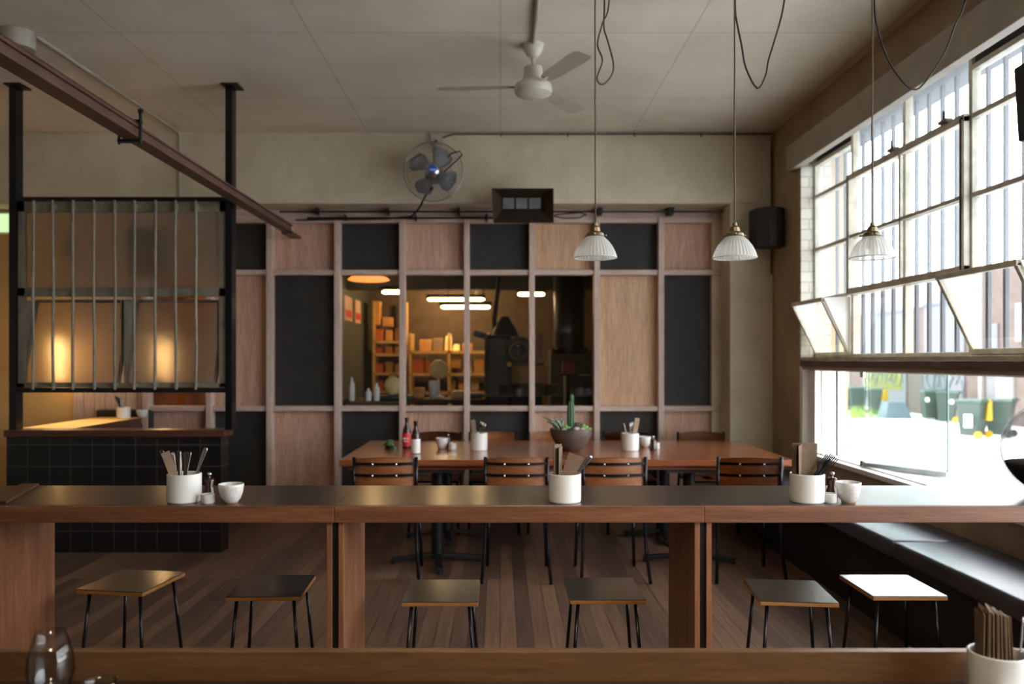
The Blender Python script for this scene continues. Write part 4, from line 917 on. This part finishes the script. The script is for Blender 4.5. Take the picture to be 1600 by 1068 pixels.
# ---- low stools
def make_stool():
    t = thing('low_stool', 'x', 'stool')
    so = MB().box((-.155,-.165,.432),(.155,.165,.448)).build('seat', M['plyedge'], t, bevel=.003)
    s = MB(); s.box((-.155,-.165,.4482),(.155,.165,.4515)); s.build('seat_top', M['lam'], so, bevel=.0012)
    for sx_ in (-1,1):
        for sy_ in (-1,1): MB().tube([(sx_*.118,sy_*.125,.432),(sx_*.152,sy_*.158,.0)], .0075, 8).build('leg', M['steelg'], t, smooth=True)
    MB().box((-.125,-.13,.426),(.125,.13,.432)).build('mounting_plate', M['steel'], t)
    return t
stl = make_stool(); first = True
for x, yy, rz_s, lab in ((-1.635, 3.54, -.155, 'low square stool turned at an angle, leftmost by the tiled half wall'), (-.99, 3.46, .04, 'low square stool in deep shade left of the bar leg under the central left joint'),
                      (-.246, 3.385, 0, 'low square stool right of the orange bar leg, before the near table pedestal'), (.439, 3.415, 0, 'low square stool in the centre, directly left of the dark bar leg'),
                      (1.226, 3.385, -.10, 'low square stool with a half-lit grey seat, right of the dark bar leg'), (1.70, 3.465, 0, 'low square stool whose seat shines white beside the bench')):
    o = stl if first else dup(stl); first = False
    o.location = (x, yy, 0); o.rotation_euler = (0,0,rz_s); o['label'] = lab; o['group'] = 'low stools under the bar'

# ================================================================ TABLEWARE
def jar(x, yy, z, label, r=.061, h=.108, grp='white cutlery jars'):
    o = MB().lathe([(r*.93,0),(r*.985,.004),(r,.02),(r,h-.002),(r-.003,h),(r-.006,h-.002),(r-.006,.008),(.0,.008)], n=48, cap0=True).build('cutlery_jar', M['porc'], smooth='auto')
    o.location = (x, yy, z); return tag(o, label, 'jar', grp)
def stick_frame(base, top):
    d = (top-base); L = d.length; zz = d.normalized(); xx = (Vector((1,0,0))-zz*zz.x).normalized(); yy_ = zz.cross(xx); q = Matrix((xx, yy_, zz)).transposed().to_4x4(); return Matrix.Translation(base) @ q, L
def knife(base, top, roll, lab, grp, mat='dsteel'):
    m, L = stick_frame(Vector(base), Vector(top)); R = m @ Matrix.Rotation(roll, 4, 'Z'); mb = MB()
    prof = [(0,.006),(.3,.008),(.5,.0065),(.62,.006),(.9,.010),(.97,.0105),(1,.006)]
    rows = [[R @ Vector((s*w_, e*.0022, t*L)) for s, e in ((-1,0),(-.5,1),(.5,1),(1,0),(.5,-1),(-.5,-1),(-1,0))] for t, w_ in prof]
    mb.sheet(rows); bmesh.ops.holes_fill(mb.bm, edges=mb.bm.edges[:]); bmesh.ops.remove_doubles(mb.bm, verts=mb.bm.verts[:], dist=1e-5)
    return tag(mb.build('table_knife', M[mat], smooth=True), lab, 'knife', grp)
def spoon(base, top, roll, lab, grp, bowl_up=False, mat='chrome'):
    m, L = stick_frame(Vector(base), Vector(top)); R = m @ Matrix.Rotation(roll, 4, 'Z'); mb = MB()
    prof = [(0,.004),(.55,.0045),(.8,.007),(.93,.009),(.98,.008),(1,.004)]
    if bowl_up: prof = [(0,.005),(.5,.0035),(.72,.004),(.80,.012),(.88,.0175),(.95,.014),(1,.004)]
    rows = [[R @ Vector((s*w_, e*.0014-(w_*.35*(1-s*s) if w_ > .011 else 0), t*L)) for s, e in ((-1,0),(-.5,1),(0,1),(.5,1),(1,0),(.5,-1),(0,-1),(-.5,-1),(-1,0))] for t, w_ in prof]
    mb.sheet(rows); bmesh.ops.remove_doubles(mb.bm, verts=mb.bm.verts[:], dist=1e-5)
    return tag(mb.build('table_spoon', M[mat], smooth=True), lab, 'spoon', grp)
def fork(base, top, roll, lab, grp, mat='dsteel'):
    m, L = stick_frame(Vector(base), Vector(top)); R = m @ Matrix.Rotation(roll, 4, 'Z'); mb = MB()
    mb.hexa([R @ Vector(v) for v in ((-.004,-.001,0),(.004,-.001,0),(.004,.001,0),(-.004,.001,0),(-.004,-.001,L*.7),(.004,-.001,L*.7),(.004,.001,L*.7),(-.004,.001,L*.7))])
    mb.hexa([R @ Vector(v) for v in ((-.004,-.001,L*.7),(.004,-.001,L*.7),(.004,.001,L*.7),(-.004,.001,L*.7),(-.012,-.001,L*.8),(.012,-.001,L*.8),(.012,.001,L*.8),(-.012,.001,L*.8))])
    for i in range(4): mb.hexa([R @ Vector((-.0115+i*.0066+dx, dy, z)) for z in (L*.8, L) for dx, dy in ((0,-.001),(.003,-.001),(.003,.001),(0,.001))])
    return tag(mb.build('table_fork', M[mat]), lab, 'fork', grp)
def menu(x, yy, z, wd_, h, rz, lean, lab, grp, mat='kraft', leaves=2, roll=0):
    mb = MB(); m = Matrix.Translation((x,yy,z)) @ Matrix.Rotation(rz,4,'Z') @ Matrix.Rotation(roll,4,'Y') @ Matrix.Rotation(lean,4,'X')
    for i in range(leaves):
        s = (i-(leaves-1)/2)*.0022; fl = .012*(i-(leaves-1)/2)
        mb.sheet([[m @ Vector((u*wd_/2, s+fl*t*(u+1)*.5, t*h)) for u in (-1,-.3,.3,1)] for t in (0,.5,1)], .0009)
    return tag(mb.build('folded_menu', M[mat]), lab, 'menu', grp)
def cup(x, yy, z, label, r=.043, h=.068, name='stoneware_cup', grp=None):
    t = thing(name, label, 'cup', (x,yy,z), 0, grp)
    MB().lathe([(r*.58,h*.10),(r*.74,h*.22),(r*.9,h*.5),(r*.99,h*.85),(r,h*.985),(r*.97,h),(r*.94,h*.98),(r*.86,h*.5),(r*.6,h*.16),(0,h*.13)], n=40).build('body', M['cup'], t, smooth=True)
    MB().lathe([(0,.0),(r*.52,0),(r*.55,h*.04),(r*.58,h*.10)], n=40).build('raw_foot', M['raw'], t, smooth=True); return t
def dish(x, yy, z, label, r=.026, h=.035):
    o = MB().lathe([(0,0),(r*.9,0),(r,.004),(r,h-.002),(r-.002,h),(r-.004,h-.002),(r-.005,.008),(0,.007)], n=32).build('salt_dish', M['cup'], smooth='auto'); o.location = (x,yy,z); return tag(o, label, 'dish', 'small salt dishes')
def mill(x, yy, z, label, h=.085, tilt=0):
    t = thing('pepper_mill', label, 'pepper mill', (x,yy,z), 0, 'small dark pepper mills'); k = h/.085
    MB().lathe([(0,0),(.019*k,0),(.02*k,.004*k),(.019*k,.02*k),(.014*k,.035*k),(.018*k,.055*k),(.015*k,.064*k),(0,.066*k)], n=24).build('body', M['amber'], t, smooth=True)
    MB().lathe([(.004*k,.064*k),(.004*k,.072*k),(.008*k,.076*k),(.008*k,.082*k),(0,.085*k)], n=16).build('chrome_knob', M['chrome'], t, smooth=True); return t
JY = 3.04
# -- left group on the bar
jd = JY/F
xj = (288-XV)*jd*1.0
jar(xj, JY, ZB, 'white cutlery jar of bare knives on the bar, left of the speckled cup', .063)
g1 = 'table knives in the left bar jar'; rd = random.Random(11)
for i, (dx, dz, dy) in enumerate(((-.088,.196,.0),(-.070,.182,.02),(-.048,.19,.0),(-.03,.185,.02),(-.018,.195,-.01),(.004,.19,.01),(.02,.192,.0))):
    knife((xj+dx*.1+.0, JY-.02+dy, ZB+.012), (xj+dx, JY+dy, ZB+dz), rd.uniform(-.5,.5), ORD[i]+(' from the left of' if i else ' of')+' the grey knives in the left bar jar', g1)
menu(xj-.002, JY-.012, ZB+.012, .03, .19, .3, 0, 'narrow folded kraft menu leaning left in the knife jar', None, 'kraft', 2, roll=-.33)
spoon((xj+.015, JY-.01, ZB+.012), (xj+.083, JY, ZB+.205), 0, 'bright steel spoon leaning right in the left bar jar', None)
dish((326.5-XV)*.00243, 3.01, ZB, 'small pale salt dish between the knife jar and the left cup')
mill((329-XV)*.00255, 3.16, ZB, 'small dark pepper mill behind the left speckled cup', .095)
cup((360.5-XV)*.00242, 3.015, ZB, 'white speckled cup at the left of the bar, right of the knife jar', .047, .072)
# -- middle group
xm = (882.5-XV)*jd
jar(xm, JY, ZB, 'white cutlery jar with leaning brown menus in the centre of the bar', .062)
menu(xm-.034, JY, ZB+.012, .062, .205, 1.25, 0, 'upright folded kraft menu at the left of the central bar jar', None, 'kraft', 3)
menu(xm-.020, JY+.004, ZB+.012, .074, .195, 1.4, 0.0, 'second upright kraft menu just right of the leftmost one, central bar jar', None, 'kraftd', 2)
q = menu(xm-.012, JY-.012, ZB+.016, .066, .172, .15, 0, 'wide brown paper napkin leaning right in the central bar jar', None, 'kraftd', 2, roll=.35)
spoon((xm-.01, JY+.01, ZB+.012), (xm+.02, JY+.03, ZB+.175), .2, 'steel spoon behind the brown napkin in the central jar', None)
spoon((xm, JY+.01, ZB+.012), (xm+.045, JY+.02, ZB+.175), .2, 'steel spoon handle between napkin and shiny knife in the central jar', None)
knife((xm-.032, JY, ZB+.012), (xm+.10, JY-.01, ZB+.175), .1, 'shiny steel knife leaning far right in the central bar jar', None, 'chrome')
# -- right group
xr_ = (1261-XV)*jd
jar(xr_, JY, ZB, 'white cutlery jar with wide brown menus at the right of the bar', .064)
menu(xr_-.028, JY+.0, ZB+.012, .066, .205, 1.1, 0, 'folded brown menu standing open at the left of the right bar jar', None, 'kraftd', 2, roll=-.06)
menu(xr_-.005, JY+.02, ZB+.012, .095, .208, .12, 0, 'wide flat kraft menu standing upright in the right bar jar', None, 'kraft', 3)
for i, (dx, dz, dy) in enumerate(((.075,.17,.0),(.085,.175,.015),(.095,.178,.0),(.10,.17,-.012))):
    fork((xr_-.032, JY-.01+dy, ZB+.012), (xr_+dx, JY+dy-.01, ZB+dz), rd.uniform(-.3,.3), ('lowest','second','third','topmost')[i]+' of the dark forks leaning right in the right bar jar', 'forks in the right bar jar', 'mach')
spoon((xr_, JY+.02, ZB+.012), (xr_+.03, JY+.03, ZB+.18), 0, 'bright steel handle upright beside the flat menu in the right bar jar', None)
dish((1296-XV)*.00243, 3.02, ZB, 'small grey salt dish beside the right bar jar')
mill((1301-XV)*.00252, 3.14, ZB, 'small dark pepper mill behind the right salt dish', .10)
cup((1325-XV)*.00243, 3.02, ZB, 'white speckled cup at the right of the bar, in the window light', .046, .078)
# -- terrarium globe
GX, GYY, GR_ = (1652-XV)*.00255, 3.17, .19
GX, GR_ = 2.206, .186
T = thing('globe_terrarium', 'big glass globe with dark soil at the right end of the bar', 'terrarium', (GX, GYY, ZB))
prf = [(GR_*math.sin(a), GR_-GR_*math.cos(a)) for a in [PI*k/28 for k in range(1, 25)]]
prf[0] = (.03, .0015)
MB().lathe(prf, n=56).build('glass_globe', M['globe'], T, smooth=True)
sp = [( (GR_-.006)*math.sin(a), GR_-(GR_-.006)*math.cos(a)) for a in [PI*k/28 for k in range(1, 12)]]
sb = MB().lathe(sp+[(sp[-1][0]*.6, sp[-1][1]+.012),(0, sp[-1][1]+.02)], n=48); sb.build('soil', M['soil'], T, smooth=True)
q = MB()
for i in range(7):
    a = i*.9; q.blob((.07*math.cos(a), .07*math.sin(a), sp[-1][1]+.02), .02+.008*(i % 3), jit=.15, sub=1, seed=i)
q.build('pebbles', M['stone'], T)

# -- things on the long table
def tp(px, py): dm = (H-TZ)/(py-YV); return (px-XV)*dm, dm*F
def bottle(px, py, label, lmat, full):
    x, yy = tp(px, py); t = thing('amber_bottle', label, 'bottle', (x, yy, TZ), 0, 'brown bottles on the long table')
    MB().lathe([(0,0),(.031,0),(.033,.006),(.033,.125),(.028,.15),(.015,.18),(.0135,.215),(.0155,.22),(.0155,.23),(0,.231)], n=28).build('bottle_body', M['amber'], t, smooth='auto')
    lw = MB().lathe([(.0338,.02 if full else .004),(.0340,.021 if full else .005),(.0340,.118 if full else .105),(.0338,.119 if full else .106)], n=28).build('label_wrap', lmat, t, smooth='auto')
    if full:
        s = MB()
        for i in range(5): s.box((-.022+i*.009, -.0355, .07), (-.017+i*.009, -.033, .085))
        s.box((-.018,-.0355,.055), (.018,-.033,.060)); s.build('label_text', M['whl'], lw)
    MB().lathe([(.016,.222),(.0165,.228),(.015,.236),(0,.237)], n=20).build('cap', M['steel'], t, smooth=True)
bottle(635.5, 700, 'brown glass bottle with a red label on the long table', M['redl'], True)
bottle(649.5, 708, 'brown glass bottle with a white label on the long table', M['whl'], False)
x, yy = tp(609, 701); q = MB()
for i in range(16):
    a = i*2.4; r = .008+.002*i; q.blob((r*math.cos(a), r*math.sin(a), .03+.025*math.sin(i*1.3)), .02, (1,1,.9), .1, 1, i)
t = thing('small_succulent', 'dark little succulent at the left of the long table', 'plant', (x,yy,TZ)); q.build('leaves', M['green'], t); MB().lathe([(0,0),(.03,0),(.036,.03),(0,.03)], n=20).build('pot', M['steel'], t, smooth='auto')
x, yy = tp(690.5, 701); cup(x, yy, TZ, 'white cup on the long table right of the bottles', .048, .085)
x, yy = tp(700, 698); mill(x, yy+.03, TZ, 'dark pepper mill behind the white cup on the long table', .10)
x, yy = tp(707, 702); dish(x, yy, TZ, 'small white salt dish right of the cup on the long table', .03, .05)
x, yy = tp(748.5, 702.5); jar(x, yy, TZ, 'white jar with grey spoons on the long table, left of the cactus bowl', .064, .13)
menu(x-.02, yy, TZ+.01, .036, .22, .5, 0, 'brown menu leaning left in the long-table spoon jar', None, 'kraftd', 2, roll=-.15)
for i, dx in enumerate((.012,.03,.05)): spoon((x, yy, TZ+.012), (x+dx, yy, TZ+.22-.01*i), .4*i, ('left','middle','right')[i]+' of the grey bowl-up spoons in the long-table jar', 'spoons in the left long-table jar', True, 'dsteel')
x, yy = tp(984.5, 703); jar(x, yy, TZ, 'white jar with wooden-handled cutlery on the long table, right of the cactus bowl', .066, .13)
for i, dx in enumerate((-.05,-.0,.02,.04)): spoon((x, yy, TZ+.012), (x+dx, yy+.01*i, TZ+.20+.008*i), .3*i, ORD[i]+(' from the left of' if i else ' of')+' the spoons in the right long-table jar', 'spoons in the right long-table jar', i > 0, 'dsteel')
menu(x+.016, yy+.01, TZ+.01, .036, .235, .4, 0, 'kraft menu leaning right in the right long-table jar', None, 'kraft', 2, roll=.2)
x, yy = tp(1008, 699); cup(x, yy+.03, TZ, 'white cup behind the pepper mill on the long table', .05, .085)
x, yy = tp(1020.5, 703); mill(x, yy, TZ, 'dark pepper mill at the right of the long-table jars', .11)
x, yy = tp(1027, 702); dish(x, yy+.03, TZ, 'small white salt dish right of the long-table pepper mill', .024, .05)
# cactus bowl
x, yy = tp(893.5, 705.5); t = thing('cactus_bowl', 'wide brown bowl planted with a tall cactus and succulents on the long table', 'plant', (x, yy+.08, TZ))
MB().lathe([(0,0),(.06,0),(.075,.006),(.115,.05),(.145,.10),(.157,.145),(.158,.165),(.150,.168),(.145,.15),(0,.145)], n=48).build('bowl', M['clay'], t, smooth='auto')
MB().lathe([(.147,.148),(.1,.156),(0,.160)], n=32).build('soil', M['soil'], t, smooth=True)
MB().lathe([(.02,.15),(.026,.18),(.027,.26),(.024,.33),(.014,.37),(0,.382)], (.0,0,0), n=64, rib=.14, ribn=8).lathe([(.012,0),(.015,.03),(.012,.055),(0,.065)], (.006,.0,.37-.01), n=32, rib=.14, ribn=7).build('tall_cactus', M['green'], t, smooth=True)
q = MB(); rd = random.Random(9)
for i in range(26):
    a = rd.uniform(0, 2*PI); b = Vector((-.085+rd.uniform(-.02,.02), rd.uniform(-.03,.03), .155)); L = rd.uniform(.06,.14)
    e = b+Vector((math.cos(a)*L*.7-.03, math.sin(a)*L*.4, L*.75)); q.tube([b, b.lerp(e,.5)+Vector((0,0,.02)), e], [.005,.007,.001], 5)
q.build('pale_sprawling_leaves', M['pale'], t, smooth=True)
q = MB()
for cx_, cz_, n_ in ((.09,.18,9),(-.04,.175,8),(.115,.165,6)):
    for i in range(n_):
        a = 2*PI*i/n_; q.blob((cx_+.022*math.cos(a), -.03+.022*math.sin(a), cz_), .016, (1,1,.7), .1, 1, i)
    q.blob((cx_,-.03,cz_+.01), .015, sub=1)
q.build('rosette_succulent', M['green2'], t, smooth=True)
MB().blob((.055,.0,.18), .04, (1.1,.8,.9), .16, 2, 4).build('brown_rock', M['clay'], t)
MB().blob((.035,-.08,.165), .024, (1.2,.8,.8), .1, 2, 5).blob((.075,-.09,.163), .02, (1.2,.8,.8), .1, 2, 6).blob((-.06,-.09,.163), .018, (1.2,.8,.8), .1, 2, 7).build('white_stone', M['stone'], t)
# -- jar on the counter behind the half wall
jx, jy = (193-XV)*.00585, .00585*F
jar(jx, jy, .90, 'white cutlery jar on the narrow counter behind the half wall', .058, .10)
for i, dx in enumerate((-.075,-.055,-.03,.0)): knife((jx, jy, .912), (jx+dx, jy, 1.10-.01*i), .3*i, ORD[i]+(' from the left of' if i else ' of')+' the knives in the jar behind the half wall', 'knives in the jar behind the half wall')
cup((222-XV)*.0059, .0059*F, .90, 'white cup on the counter behind the half wall', .05, .07)
mill((211-XV)*.00588, .0060*F, .90, 'dark pepper mill on the counter behind the half wall', .085)

# ================================================================ NEAR TABLE WITH RAISED LIP
ZN, NY = .69, .001477*F
NT_ = thing('near_bar_table', 'timber table with a raised back lip in the bottom foreground', 'table', (0, 1.6, 0))
MB().box((-2.2, .95, ZN-.04), (2.0, NY, ZN)).build('tabletop', M['bartop'], NT_, world=True, bevel=.002)
MB().box((-2.2, NY, ZN-.06), (2.0, NY+.026, H-(1018-YV)*.001477)).build('raised_lip', M['lip'], NT_, world=True, bevel=.0015)
for x in (-1.9, 1.75):
    for y_ in (1.05, 1.72): MB().box((x-.04, y_-.04, 0), (x+.04, y_+.04, ZN-.04)).build('leg', M['panel'], NT_, world=True)
jx, jy = (1558.5-XV)*.0014, .0014*F
jar(jx, jy, ZN, 'large white jar packed with brown menus at the bottom right corner', .0585, .103)
for i in range(11):
    xx = jx-.040+i*.0066
    menu(xx, jy, ZN+.012, 1.5*math.sqrt(.050**2-(xx-jx)**2), .188-.003*abs(i-2)-.002*(i % 2), 1.30+.05*math.sin(i*2.1), 0, ORD[i]+(' from the left of' if i else ' of')+' the kraft menus packed in the foreground jar', 'menus packed in the foreground jar', 'kraftd' if i % 3 == 1 else 'kraft', 2, roll=.024*i-.07)
spoon((jx+.03, jy-.02, ZN+.012), (jx+.056, jy-.0, ZN+.178), 1.1, 'shiny steel spoon handle beside the foreground menus', None); fork((jx+.03, jy-.025, ZN+.012), (jx+.055, jy-.03, ZN+.172), 0, 'shiny steel fork at the right edge of the foreground jar', None, 'chrome')
cup((1597-XV)*.00134, .00134*F-.0, ZN, 'white cup mostly cut off at the bottom right corner', .035, .045)
def tumbler(x, yy, label, r, h, taper):
    prf = [(0,.002),(r*.55,.002),(r*.8,h*.12),(r,h*.36),(r*.97,h*.6),(r*taper,h),(r*taper-.0015,h),(r*.95,h*.6),(r*.975,h*.36),(r*.77,h*.13),(r*.5,.010),(0,.010)]
    o = MB().lathe(prf, n=48).build('drinking_glass', M['drink'], smooth=True); o.location = (x, yy, ZN); return tag(o, label, 'glass', 'drinking glasses on the foreground table')
tumbler((79-XV)*.00141, .00141*F, 'tall rounded clear glass at the bottom left corner', .048, .142, .66)
tumbler((155-XV)*.00138, .00138*F, 'low clear glass whose rim shows right of the tall rounded glass', .035, .05, .98)
